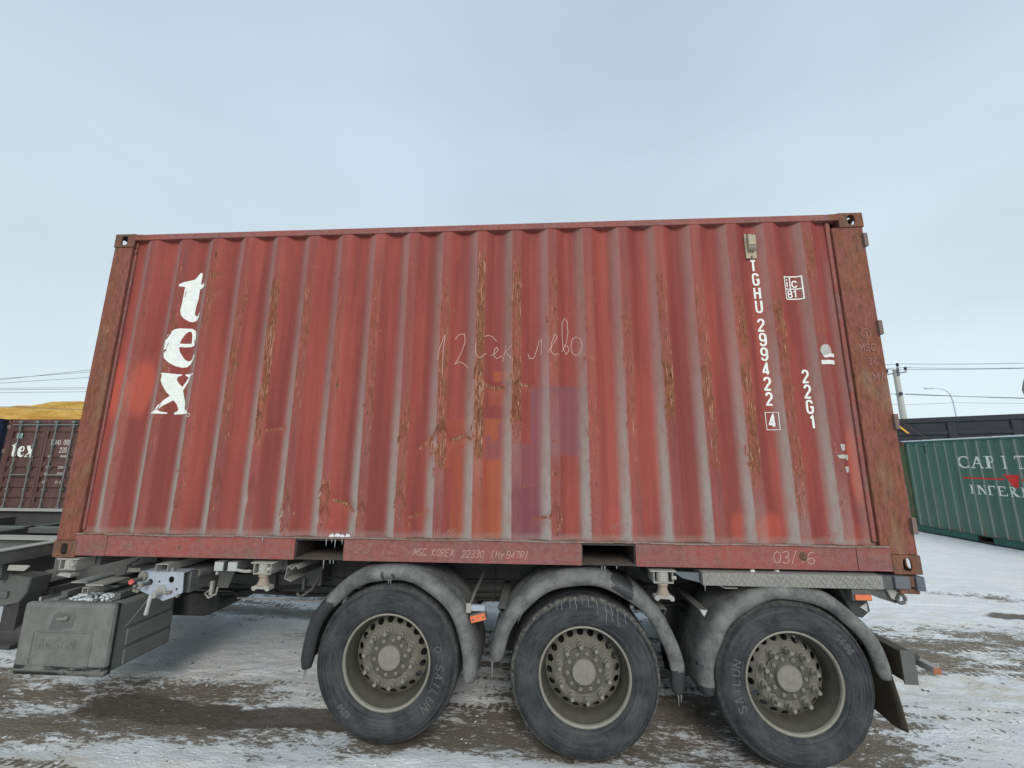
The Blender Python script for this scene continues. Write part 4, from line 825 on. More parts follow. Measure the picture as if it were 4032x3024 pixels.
# ---- the row of ends between the locks
for x0, x1 in ((1.262, 1.332), (1.362, 1.434)):
    q = P(MB().box(x0, x1, .0, .655, -.070, -.006), 'cross_tube', M['dark'], bevel=.004)
    MB().box(x0 + .003, x1 - .003, -.004, .0, -.067, -.009).build('tube_end_cap', M['cap'], q)
P(MB().box(1.27, 1.285, .01, .025, -.098, -.07), 'stud', M['light_dust'])
P(MB().prism([(1.08, -.09), (1.22, -.09), (1.16, -.27), (1.07, -.27)], 1, .3, .31), 'hanger_plate', M['deck'])
P(MB().tube([(1.05, .27, -.27), (1.02, .25, -.30), (1.06, .24, -.325), (1.11, .25, -.30), (1.10, .27, -.26)], .008, 8), 'shackle', M['light_dust']); P(MB().box(1.05, 1.075, .25, .27, -.31, -.21), 'shackle_bolt', M['light_dust'])
def poly_ex(pts, th, y0, y1, name, mat):
    o = MB().sweep(lambda y: [(a, y, b) for a, b in pts], [y0, y1]).build(name, M[mat], TR, solid=th); return o
poly_ex([(1.885, -.045), (1.862, -.020), (1.835, -.05), (1.803, -.028), (1.788, -.110), (1.84, -.128)], .006, .0, .66, 'mudguard_channel', 'tread')
P(MB().box(1.70, 1.84, .42, .60, -.28, -.13), 'valve_box', M['deck'], bevel=.01)
P(MB().box(1.72, 1.74, .36, .38, -.29, -.2), 'hook_bolt', M['deck']); P(MB().tube([(1.70, .34, -.31), (1.73, .33, -.335), (1.76, .34, -.315), (1.80, .38, -.28), (1.82, .42, -.22)], .010, 8), 'safety_chain', M['dark'])
# ---- galvanised control plate with handle
def fxz(y): return lambda x, z: (x, y, z)
def circ(cx, cz, r, n=20): return [(cx + r * math.cos(2 * PI * i / n), cz + r * math.sin(2 * PI * i / n)) for i in range(n)]
gp = fillpoly('control_plate', [[(.714, -.090), (1.042, -.086), (1.052, -.218), (.985, -.250), (.915, -.275), (.890, -.262), (.700, -.200)], circ(.800, -.152, .021), circ(.957, -.133, .022), circ(.868, -.148, .0075, 10), circ(1.005, -.196, .009, 10)], fxz(.0), M['galv'], TR, [])
q = gp.modifiers.new('solid', 'SOLIDIFY'); q.thickness = .006; q.offset = 0
MB().box(.716, 1.04, .004, .10, -.089, -.083).build('plate_flange', M['galv'], gp)
MB().box(.75, 1.05, .06, .55, -.235, -.095).build('gear_housing', M['dark'], gp)
MB().cyl((1.04, .12, -.12), (1.10, .60, -.13), .03, 14).build('shaft', M['dark'], gp, smooth=True)
for a, b, c_, yt, m_ in ((.745, -.128, .016, -.085, 'redtip'), (.79, -.158, .015, -.055, 'bolt')):
    k = MB().cyl((a, .0, b), (a, yt, b), c_ * .9, 14).build('valve_knob', M['deck'], gp, smooth=True); MB().cyl((a, yt, b), (a, yt - .012, b), c_ * 1.15, 6).build('knob_tip', M[m_], k)
MB().cyl((.748, .0, -.113), (.748, -.02, -.113), .03, 18).build('knob_base', M['bolt'], gp, smooth=True)
dk = MB().cyl((.895, -.003, -.205), (.895, -.010, -.205), .036, 22).cyl((.895, -.008, -.218), (.892, -.06, -.222), .021, 12).build('crank_hub', M['light_dust'], gp, smooth=True)
MB().tube([(.876, -.055, -.222), (.872, -.062, -.25), (.868, -.062, -.29), (.862, -.062, -.335), (.860, -.062, -.345)], [.016, .012, .011, .014, .012], 10).build('crank_handle', M['cap'], gp, smooth=True)
for a, b in ((.945, -.217), (.967, -.212), (.703, -.178), (.705, -.205), (.728, -.21), (1.03, -.235)):
    MB().cyl((a, -.003, b), (a, -.022, b), .011, 8).build('plate_bolt', M['bolt'], gp)
poly_ex([(.822, -.083), (.822, -.034), (.912, -.034), (.912, -.083)], .005, .0, .6, 'mounting_channel', 'light_dust')
P(MB().cyl((.935, .02, -.083), (.935, .02, -.06), .008, 8), 'plate_stud', M['light_dust'])
P(MB().tube([(.45, .25, -.06), (.43, .22, -.08), (.40, .2, -.10), (.41, .2, -.13), (.435, .2, -.105), (.43, .2, -.085), (.405, .2, -.12), (.40, .2, -.15)], .004, 6), 'loose_cable', M['cable'])
P(MB().tube([(.2, .62, -.06), (.4, .6, -.10), (.7, .6, -.09), (1.0, .6, -.12), (1.5, .62, -.10)], .012, 8), 'air_hose', M['cable'], smooth=True)
# ---- tool box with ribbed sides
TB = P(MB().box(-.093, .558, .04, .52, -.765, -.315), 'tool_box', M['box'], bevel=.02)
lid = MB()
o_ = [(-.113, -.775), (.577, -.775), (.58, -.300), (-.117, -.300)]
lid = P(MB().box(-.113, .577, -.016, .034, -.775, -.302), 'box_lid', M['lid'], TB, bevel=.028)
m_ = MB()   # raised frame and sunk field
m_.box(.0, .452, -.021, -.014, -.492, -.484); m_.box(.0, .008, -.021, -.014, -.70, -.492); m_.box(.444, .452, -.021, -.014, -.70, -.492); m_.box(.0, .452, -.021, -.014, -.708, -.70); m_.box(-.02, .47, -.0195, -.014, -.735, -.72)
m_.build('lid_moulding', M['lid'], lid, bevel=.003)
MB().box(.02, .432, -.0172, -.0155, -.695, -.497).build('lid_field', M['lid'], lid)
mb = MB(); strokes_mesh(mb, text_strokes('ARSON', .06, -.60, .06, 1.05, .3, .15), .006, fxz(-.0192), .01); mb.build('embossed_lettering', M['lid'], lid, face=(0, -1, 0))
MB().prism([(.115, -.478), (.135, -.375), (.165, -.362), (.275, -.362), (.295, -.375), (.285, -.46)], 1, -.018, -.014).build('latch_recess', M['dark'], lid)
MB().box(.17, .25, -.032, -.018, -.412, -.392).cyl((.24, -.016, -.395), (.24, -.036, -.395), .016, 12).build('latch', M['box'], lid, bevel=.004)
MB().box(-.10, .566, .0335, .0405, -.768, -.31).build('lid_gap_shade', M['cable'], TB)  # black strip whose colour is the shade in the gap behind the lid
for z0, z1 in ((-.75, -.645), (-.62, -.51)): MB().box(.5575, .572, .12, .50, z0, z1).build('side_rib', M['box'], TB, bevel=.006)
MB().prism([(.10, -.49), (.48, -.49), (.48, -.335), (.27, -.335)], 0, .5575, .568).build('side_rib', M['box'], TB, bevel=.004)
for x in (.0, .15, .30, .42): MB().box(x, x + .05, .06, .50, -.3155, -.302).build('top_rib', M['box'], TB, bevel=.005)
mb = MB(); rr = random.Random(6)
for k in range(70): 
    x, y = .10 + rr.random() * .30, .06 + rr.random() * .16; mb.cyl((x, y, -.306), (x + rr.random() * .01, y, -.3005), .008 + rr.random() * .012, 7, .006)
mb.build('snow_patch', M['snow'], TB, smooth=60)
for x in (.02, .44): P(MB().box(x, x + .05, .1, .66, -.301, -.262), 'box_hanger', M['deck'])
q = poly_ex([(.226, -.262), (.226, -.222), (.268, -.222), (.268, -.262), (.224, -.262)], .006, .06, .2, 'square_tube', 'light_dust')
P(MB().tube([(.16, .3, -.25), (.2, .22, -.225), (.28, .12, -.22), (.36, .2, -.25)], .006, 6), 'strap', M['deck'])
P(MB().box(.20, .34, .1, .3, -.218, -.208), 'strap_plate', M['light_dust']); P(MB().box(-.03, .10, .2, .42, -.232, -.222), 'strap_plate', M['light_dust'])
P(MB().box(.30, .42, .3, .48, -.17, -.14), 'bracket_plate', M['light_dust'])

# ---- wheels
WC = [(2.555, -.611), (3.867, -.655), (5.172, -.649)]
TP = [(.300, .085), (.305, .062), (.314, .048), (.330, .038), (.3315, .034), (.355, .027), (.380, .021), (.410, .018), (.432, .021), (.4335, .018), (.450, .026), (.462, .040), (.4635, .037), (.474, .052), (.484, .060), (.493, .072), (.498, .088)]
def ty(r): return float(np.interp(r, [p[0] for p in TP], [p[1] for p in TP]))
def wheel(par, c, y=0., ang=0., full=True, text=None):
    prof_ = [(.300, .40), (.306, .385), (.300, .37), (.262, .33), (.258, .22), (.262, .16), (.272, .118), (.284, .100), (.290, .078), (.292, .062), (.299, .055), (.3065, .058), (.3085, .068), (.305, .076)]
    mb = MB()
    # conical hand-hole zone, 20 openings
    def cone(th, s_): r = .203 + (.258 - .203) * s_; yy = .152 + (.197 - .152) * s_; return (r * math.cos(th), yy, r * math.sin(th))
    nS, nh = 20, 14; da = 2 * PI / nS
    for k in range(nS):
        c0 = da * (k + .5) + ang; rect, ring = [], []
        for i in range(nh):
            a = 2 * PI * (i + .5) / nh; cc, ss_ = math.cos(a), math.sin(a); m = min(.5 * da / abs(cc), .5 / abs(ss_) if abs(ss_) > 1e-6 else 9)
            rect.append([c0 + cc * m, .5 + ss_ * m]); ring.append([c0 + cc * .0245 / .234, .5 + ss_ * .36])
        for cx, cy in ((c0 - da / 2, 0), (c0 + da / 2, 0), (c0 + da / 2, 1), (c0 - da / 2, 1)):
            i = min(range(nh), key=lambda q: ((rect[q][0] - cx) / da) ** 2 + (rect[q][1] - cy) ** 2); rect[i] = [cx, cy]
        def back(p): return (p[0], p[1] + .012, p[2])
        v = [cone(*q) for q in rect] + [cone(*q) for q in ring] + [back(cone(*q)) for q in ring]
        mb.add(v, [(a * nh + i, a * nh + (i + 1) % nh, (a + 1) * nh + (i + 1) % nh, (a + 1) * nh + i) for a in range(2) for i in range(nh)])
    mb.lathe([(.203, .152), (.197, .147), (.145, .147), (.143, .147)], n=48)
    w = mb.build('wheel', M['wheel'], par, smooth=35); w.location = (c[0], y - .07 if y < 1 else y + .07, c[1]); w.scale = (.975, .975, .975)
    MB().lathe(prof_[:9], n=72).build('rim', M['rim'], w, smooth=35); MB().lathe(prof_[8:], n=72).build('rim_edge', M['rimedge'], w, smooth=35)
    t = list(TP)
    for g_ in (.15, .205, .265, .32): t += [(.4995, g_ - .006), (.487, g_ - .004), (.487, g_ + .004), (.4995, g_ + .006)]
    t += [(.498, .372), (.49, .40), (.474, .42), (.44, .436), (.40, .44), (.34, .43), (.306, .40), (.30, .37)]
    MB().lathe(t, n=96).build('tyre', M['tyre'], w, smooth=28)
    MB().lathe([(.1425, .1465), (.141, .139), (.137, .137), (.082, .137)], n=40).build('hub_flange', M['hubring'], w, smooth=35)
    h = MB().lathe([(.082, .138), (.082, .128), (.080, .112), (.074, .106), (.03, .103), (.029, .1015), (.026, .1005), (.0, .1003)], n=40).build('hub_cap', M['bolt'], w, smooth=35)
    nut = hb = None
    for k in range(10):
        a = ang + .2 + 2 * PI * k / 10; x_, z_ = math.cos(a), math.sin(a)
        if nut is None:
            nut = MB().cyl((0, .147, 0), (0, .138, 0), .0285, 18, .027).cyl((0, .138, 0), (0, .108, 0), .0225, 10, .0195).cyl((0, .109, 0), (0, .070, 0), .0140, 12, .0128).build('wheel_nut', M['bolt'], w, smooth=35)
            hb = MB().cyl((0, .137, 0), (0, .126, 0), .0125, 8).cyl((0, .126, 0), (0, .118, 0), .005, 8).build('hub_bolt', M['bolt'], w); n_, b_ = nut, hb
        else: n_ = dup(nut, w); b_ = dup(hb, w)
        n_.location = (.168 * x_, 0, .168 * z_); n_.rotation_euler = (0, k * .7, 0); b_.location = (.111 * math.cos(a + .3), 0, .111 * math.sin(a + .3))
    if full:
        MB().lathe([(.0, .30), (.205, .30), (.212, .31), (.212, .46), (.0, .46)], n=36).build('brake_drum', M['darker'], w, smooth=35)
        MB().cyl((.10, .12, .0), (.10, .12, .0001), .01, 6) 
    for (txt, a0, r0, h_, wf) in (text or []):
        mb = MB()
        def sfn(u, v): r = r0 + v; th = a0 - u / (r0 + h_ / 2); return (r * math.cos(th), ty(r) - .0016, r * math.sin(th))
        strokes_mesh(mb, text_strokes(txt, 0, 0, h_, wf, .38, .12), .0075, sfn, .008); mb.build('raised_lettering', M['emb'], w, face=(0, -1, 0))
    return w
w1 = wheel(TR, WC[0], 0, .1, text=[('SAILUN', 1.1 + math.radians(2), .355, .05, 1.15), ('O', 1.1 + math.radians(19), .355, .045, 1.3), ('0250', 1.1 + math.radians(235), .37, .03, .8)])
w2 = wheel(TR, WC[1], 0, .22)
w3 = wheel(TR, WC[2], 0, -.05, text=[('SAILUN', -2 + math.radians(205), .36, .05, 1.15), ('S696', -2 + math.radians(48), .385, .035, 1.0)])
[q for q in w2.children if q.name.startswith('tyre')][0].data.materials[0] = M['tyre_pale']
w1.rotation_euler = (0, 1.1, 0); w3.rotation_euler = (0, -2.0, 0)
mb = MB(); rr = random.Random(8)        # frozen drips on the middle tyre
for a0, l in ((101, .04), (96, .06), (91, .03), (86, .04), (79, .07), (72, .12), (67, .09), (62, .10), (108, .04), (112, .03), (-58, .03), (-62, .05), (-70, .05), (55, .05)):
    a = math.radians(a0); r = .478; x, z = r * math.cos(a), r * math.sin(a); pts = []
    for k in range(7):
        zz = z - l * k / 6; xx = x + .003 * math.sin(k * 1.7 + a0); pts.append((xx, ty(min(.497, max(.31, math.hypot(xx, zz)))) - .0015, zz))
    mb.tube(pts, [.0018, .0017, .0015, .0014, .0013, .0015, .0008], 5)
mb.build('frozen_drip', M['icew'], w2)
for c in WC:    # the far side wheels
    w = wheel(TR, c, 2.44, 0, full=False); w.rotation_euler = (0, 0, PI)
    P(MB().cyl((c[0], .36, c[1]), (c[0], 2.08, c[1]), .062, 20), 'axle', M['darker'], smooth=True)
    for yy in (.72, 1.72):
        P(MB().box(c[0] - .60, c[0] - .47, yy - .07, yy + .07, -.80, -.432), 'suspension_hanger', M['darker'], bevel=.01)
        P(MB().prism([(c[0] - .56, c[1] - .02), (c[0] - .1, c[1] + .09), (c[0] + .1, c[1] + .09), (c[0] + .42, c[1] + .0), (c[0] + .42, c[1] - .05), (c[0], c[1] - .09), (c[0] - .56, c[1] - .12)], 1, yy - .045, yy + .045), 'trailing_arm', M['darker'])
        P(MB().lathe([(0, -.432), (.10, -.432), (.13, -.46), (.115, -.50), (.13, -.54), (.10, -.58), (0, -.58)], (c[0] + .33, yy, 0), 18, ax=2), 'air_spring', M['darker'], smooth=True)
    P(MB().cyl((c[0] - .15, .5, c[1] + .14), (c[0] + .10, .5, c[1] + .14), .08, 16), 'brake_chamber', M['darker'], smooth=True)
# ---- mudguards
def mudguard(c, R_, a0, a1, y0=-.03, lip=.095, wetf=None):
    sec = [(-lip, .022), (-lip + .006, .004), (-lip + .024, -.012), (-lip * .52, -.020), (-.026, -.010), (-.008, .012), (0, .05), (0.002, .16), (.002, .30), (0, .425), (-.012, .445), (-.03, .45)]
    n = 110; mb = MB(); rr = random.Random(int(c[0] * 10))
    def ring(i):
        t = i / n; a = math.radians(a0 + (a1 - a0) * t); e = min(t, 1 - t); k = min(1., .70 + e / .03 * .30) if e < .03 else 1.
        wob = .004 * math.sin(i * .29 + c[0]); out = []
        for dr, yy in sec:
            r = R_ + wob + (dr * k - (lip * .45) * (1 - k)); out.append((c[0] + r * math.cos(a), y0 + (yy * k + .02 * (1 - k)), c[1] + r * math.sin(a)))
        return out
    mb.sweep(ring, list(range(n + 1)))
    o = P(mb, 'mudguard', M['fender'], smooth=60, solid=.005); wt = []
    for i in range(n + 1):
        a = a0 + (a1 - a0) * i / n
        for q, (dr, yy) in enumerate(sec): wt.append(wetf(a, q) if wetf else 0.)
    attr(o.data, 'wet', wt); return o
def G_(a, c, w): return math.exp(-((a - c) / w) ** 2)
def sm(a, lo, hi): t = min(1, max(0, (a - lo) / (hi - lo))); return t * t * (3 - 2 * t)
def wf1(a, q):
    if q > 7: return .1
    return max(.72 * sm(a, 128, 146), .46 * G_(a, 96, 4), .46 * G_(a, 88, 3), .36 * sm(-a, -4, 6)) if q < 6 else (.6 * sm(a, 135, 145))
def wf2(a, q):
    return max(.60 * sm(a, 50, 60) * sm(78 - a, 0, 8) * (q > 1), .36 * sm(72 - a, 0, 10) * (q < 4) * sm(a, 6, 20) , .62 * sm(12 - a, 0, 10))
def wf3(a, q): return max(.50 * G_(a, 170, 9) * (q < 7), .62 * sm(a, 178, 184), .30 * (q < 2) * sm(a, 120, 140))
f1 = mudguard((2.562, -.603), .60, 186, -11, wetf=wf1); f2 = mudguard((3.870, -.645), .635, 173, -8, wetf=wf2); f3 = mudguard((5.180, -.662), .595, 187, 6, wetf=wf3)
for c in WC: mudguard((c[0], c[1]), .60, 180, 0, 1.99)
for (xx, zz, l, f) in ((2.008, -.665, .07, f1), (2.02, -.66, .05, f1), (2.545, -.09, .03, f1), (2.56, -.09, .035, f1), (2.50, -.088, .015, f1), (3.266, -.572, .12, f2), (3.60, -.135, .03, f2), (4.445, -.712, .085, f2), (4.462, -.715, .06, f2), (4.66, -.07, .05, f3)):
    icicle(f, xx, -.03, zz, l, .0055, M['icedirty'])
for (a, b, th) in ((3.323, -.283, 0), (4.386, -.262, 1)):
    q = MB().sweep(lambda y: [(a - .027, y, b + .019), (a + .027, y, b + .017), (a + .004, y, b - .027), (a - .027, y, b + .019)], [.0, .66]).build('mudguard_stay', M['deck'], TR, solid=.005)
q = P(MB().prism([(4.622, -.240), (4.678, -.242), (4.652, -.285)], 1, .0, .66), 'mudguard_stay', M['deck'], bevel=.003)
MB().prism([(4.625, -.2415), (4.675, -.2435), (4.652, -.282)], 1, -.004, -.001).build('stay_cap', M['cap'], q)
P(MB().tube([(3.16, .42, -.12), (3.14, .3, -.17), (3.12, .12, -.21), (3.10, .03, -.27)], .012, 8), 'lamp_arm', M['deck'])
lb = P(MB().box(3.085, 3.21, .0, .03, -.288, -.252), 'lamp_bracket', M['galv'], bevel=.003)
MB().box(3.083, 3.115, -.01, .0, -.296, -.238).build('bracket_lug', M['light_dust'], lb)
rot = Matrix.Rotation(math.radians(-14), 3, 'Y')
sl = P(MB().box(3.112, 3.222, -.012, .03, -.347, -.299, rot), 'side_lamp', M['dark'], bevel=.004)
MB().box(3.115, 3.217, -.026, -.0125, -.344, -.302, rot, (3.167, 0, -.323)).build('lamp_lens', M['orange_lens'], sl, bevel=.004)
for dx in (-.035, .035): MB().cyl((3.167 + dx, -.026, -.323 + dx * .25), (3.167 + dx, -.029, -.323 + dx * .25), .006, 8).build('lens_screw', M['dark'], sl)
# ---- checker plate step
st = P(MB().box(4.655, 5.775, -.034, -.028, -.083, -.004), 'step_plate', M['tread'])
MB().box(4.65, 5.78, -.0275, .13, -.0095, -.0035).build('step_top', M['tread'], st); MB().box(4.6495, 4.6545, -.034, .12, -.083, -.010).build('step_end', M['tread'], st)
mb = MB()
for r_ in range(3):
    for k in range(31):
        x = 4.675 + k * .0355 + (r_ % 2) * .0177; z = -.0185 - r_ * .0255
        mb.box(x - .0155, x + .0155, -.0385, -.0338, z - .0026, z + .0026, Matrix.Rotation(math.radians(42 if (k + r_) % 2 else -42), 3, 'Y'), (x, -.035, z))
mb.build('raised_tread', M['tread2'], st, kind='stuff')
P(MB().tube([(4.76, .0, -.088), (4.80, .0, -.105), (4.88, .0, -.105)], .004, 6), 'step_clip', M['light_dust'])
mb = MB(); rr = random.Random(12)
for k in range(3):
    x = 4.72 + rr.random() ** .8 * .8 + .1 * (k % 2); mb.cyl((x, .0 + rr.random() * .05, -.0035), (x, .02, -.0005), .012 + rr.random() * .01, 7, .008)
mb.build('snow_patch', M['snow'], st)
P(MB().prism([(4.47, -.012), (4.64, -.016), (4.64, -.075), (4.53, -.05)], 1, .0, .02), 'step_bracket', M['blue_dirty'])
# ---- rear end
P(MB().box(5.80, 6.03, .17, 2.27, -.14, -.012), 'rear_bolster', M['dark'], bevel=.006)
P(MB().box(5.79, 5.86, .0, .17, -.09, -.014), 'rear_bracket', M['dark'])
P(MB().box(5.862, 5.955, -.02, .14, -.085, -.008), 'rear_lock_block', M['blue_dirty'], bevel=.006); P(MB().box(5.958, 5.99, -.01, .14, -.075, -.010), 'rear_lock_block', M['brownrust'], bevel=.006)
P(MB().box(5.993, 6.045, -.02, .14, -.095, -.008), 'rear_lock_block', M['blue_dirty'], bevel=.006); P(MB().box(5.90, 6.02, .0, .1, -.118, -.087), 'rear_lock_lever', M['brownrust'], bevel=.005)
P(MB().prism([(5.63, -.09), (5.90, -.09), (5.93, -.16), (5.90, -.19), (5.80, -.16)], 1, .05, .065), 'rear_gusset', M['dark'])
P(MB().prism([(5.84, -.10), (5.90, -.10), (5.895, -.17), (5.86, -.155)], 1, .03, .045), 'rear_plate', M['light_dust'])
v = MB(); n = 18; ctr = Vector((5.918, .03, -.155))
ringp = [tuple(ctr + Vector((.026 * math.cos(2 * PI * i / n), .0, .026 * math.sin(2 * PI * i / n)))) for i in range(n + 1)]
P(MB().tube(ringp, .011, 8), 'towing_eye', M['dark'], smooth=True)
lu = P(MB().prism([(5.55, -.10), (5.715, -.10), (5.735, -.24), (5.68, -.285), (5.62, -.27)], 1, .05, .22), 'tail_lamp_housing', M['darker'], bevel=.008)
MB().prism([(5.665, -.215), (5.71, -.19), (5.71, -.245)], 1, .042, .048).build('triangle_reflector', M['cap'], lu)
sl = P(MB().box(5.59, 5.71, -.012, .05, -.162, -.086), 'side_lamp', M['dark'], bevel=.005)
MB().box(5.600, 5.702, -.024, -.0125, -.155, -.122).build('lamp_lens', M['orange_lens'], sl, bevel=.003)
def flapsec(i):
    t = i / 9.; y = .01 + .41 * t
    return [(5.757 + .065 * q + .012 * math.sin(2.6 * t + 3 * q) * q - .02 * t, y + .012 * q * math.sin(5 * t), -.50 - .41 * q - .012 * math.sin(9 * t) * q) for q in [j / 10. for j in range(11)]]
P(MB().sweep(flapsec, list(range(10))), 'mudflap', M['flap'], smooth=True, solid=.009)
for yy in (.08, .24, .38): P(MB().cyl((5.742, yy, -.54), (5.728, yy, -.54), .012, 8), 'flap_bolt', M['bolt'])
P(MB().cyl((1.02, .62, -.445), (1.98, .62, -.452), .007, 8), 'control_rod', M['light_dust'])
P(MB().tube([(1.0, .3, -.30), (.9, .45, -.36), (1.1, .6, -.40), (1.4, .66, -.36), (1.9, .6, -.33), (2.2, .55, -.38)], .010, 8), 'air_line', M['cable'], smooth=True)
for y_, z_, s_ in ((.50, -.20, .9), (.46, -.28, .4), (.56, -.36, 2.1)):
    P(MB().tube([(1.0 + 5. * t / 24, y_ + .03 * math.sin(t * .9 + s_), z_ - .03 * abs(math.sin(t * .8 + s_))) for t in range(25)], .009, 6), 'air_line', M['cable'], smooth=True)
for yy in (.1, .25, .4):
    for cx_, cz_, rr_, aa in ((WC[0][0], WC[0][1], .608, 150), (WC[1][0], WC[1][1], .640, 30), (WC[2][0], WC[2][1] - .015, .598, 22)):
        a = math.radians(aa); P(MB().cyl((cx_ + rr_ * math.cos(a), yy, cz_ + rr_ * math.sin(a)), (cx_ + (rr_ + .01) * math.cos(a), yy, cz_ + (rr_ + .01) * math.sin(a)), .014, 8), 'mudguard_bolt', M['bolt'])
bp = P(MB().box(5.835, 5.912, .0, 2.44, -.625, -.452), 'underrun_bumper', M['flap'], bevel=.008)
MB().box(5.835, 5.917, -.006, .0, -.638, -.445).build('bumper_end', M['deck'], bp); MB().cyl((5.836, .2, -.52), (5.822, .2, -.52), .035, 12).build('bumper_bolt', M['darker'], bp)
P(MB().box(5.76, 5.83, .5, .6, -.60, -.15), 'bumper_arm', M['darker']); P(MB().box(5.76, 5.83, 1.85, 1.95, -.60, -.15), 'bumper_arm', M['darker'])
P(MB().box(5.913, 6.0, .06, .10, -.535, -.50), 'stop_arm', M['darker'], bp); ob = P(MB().box(5.985, 6.03, -.04, .26, -.562, -.520), 'bumper_stop', M['light_dust'], bp, bevel=.003)
MB().box(5.987, 6.028, -.043, -.0395, -.56, -.522).build('stop_end', M['orange_dull'], bp)

# ================================================================ surroundings
# maroon container behind the trailer's front, doors to the camera
BR = container('shipping_container', 'maroon container with closed doors and four grey locking rods behind the trailer', (-11.75, 14.02, -.77), -PI / 2, M['brown'], M['brown'], M['brown'], M['brownrust'], doors=True)
dl = lambda a, b: (L + .0015 - .022, a, b)
def shape(polys, x0, z0, sx, sz, cx, cz, sl=0):
    return [[((p[0] - cx) * sx + x0 + sl * (p[1] - cz), (p[1] - cz) * sz + z0) for p in q] for q in polys]
def dsurf(a, b): return (L - .0195, a, b)
for polys, x0, s_ in (([GT], .36, 1.1), ([GE, GEH], .57, 1.0), ([GX], .83, 1.05)):
    cx = sum(p[0] for p in polys[0]) / len(polys[0]); cz = min(p[1] for p in polys[0])
    fillpoly('lettering', shape(polys, x0, 1.50, s_ * .85, s_ * .95, cx, cz), dsurf, M['white'], BR, [])
for a in (('TGHU', 1.42, 1.86), ('099', 1.82, 1.86), ('22G1', 1.74, 1.64)):
    mb = MB(); strokes_mesh(mb, text_strokes(*a, .13, .7, .2), .018, dsurf, .03); mb.build('lettering', M['white_dull'], BR)
for k, z in enumerate((1.53, 1.22, 1.045, .82)):
    for t_, x_ in ((('MAX.', 'TARE', 'NET', 'CU.')[k], 1.42), (('30480', '2230', '28250', '33.2')[k], 1.80)):
        mb = MB(); strokes_mesh(mb, text_strokes(t_, x_, z - .03, .055, .9, .25), .011, dsurf, .03); mb.build('lettering', M['white_dull'], BR)
fillpoly('label_sticker', [[(.33, 2.18), (.50, 2.18), (.50, 2.03), (.33, 2.03)]], dsurf, M['mint'], BR, [])
MB().tube([(L + .02, .2, 2.42), (L + .03, 1.2, 2.42), (L + .02, 2.2, 2.42)], .018, 8).build('header_rod', M['rod'], BR)
BL = container('shipping_container', 'dark blue container at the left edge beside the maroon one', (-14.25, 13.75, -.77), -PI / 2, M['blue'], M['blue'], M['blue'], M['blue'])
for z in (1.40, 1.47, 1.60, .95): MB().box(L - .0195, L - .016, 1.6, 2.25, z, z + .02).build('painted_line', M['white_dull'], BL)
for nm, x0, lab in (('timber_sleeper', -11.9, 'timber sleeper under the maroon container'), ('timber_sleeper', -14.4, 'timber sleeper under the dark blue container')):
    for y in (8.4, 12.9):
        o = MB().box(x0, x0 + 2.7, y, y + .25, groundz(x0 + 1, y).item() - .08, -.772).build(nm, M['timber']); tag(o, lab + (', near end' if y < 9 else ', far end'), 'timber')
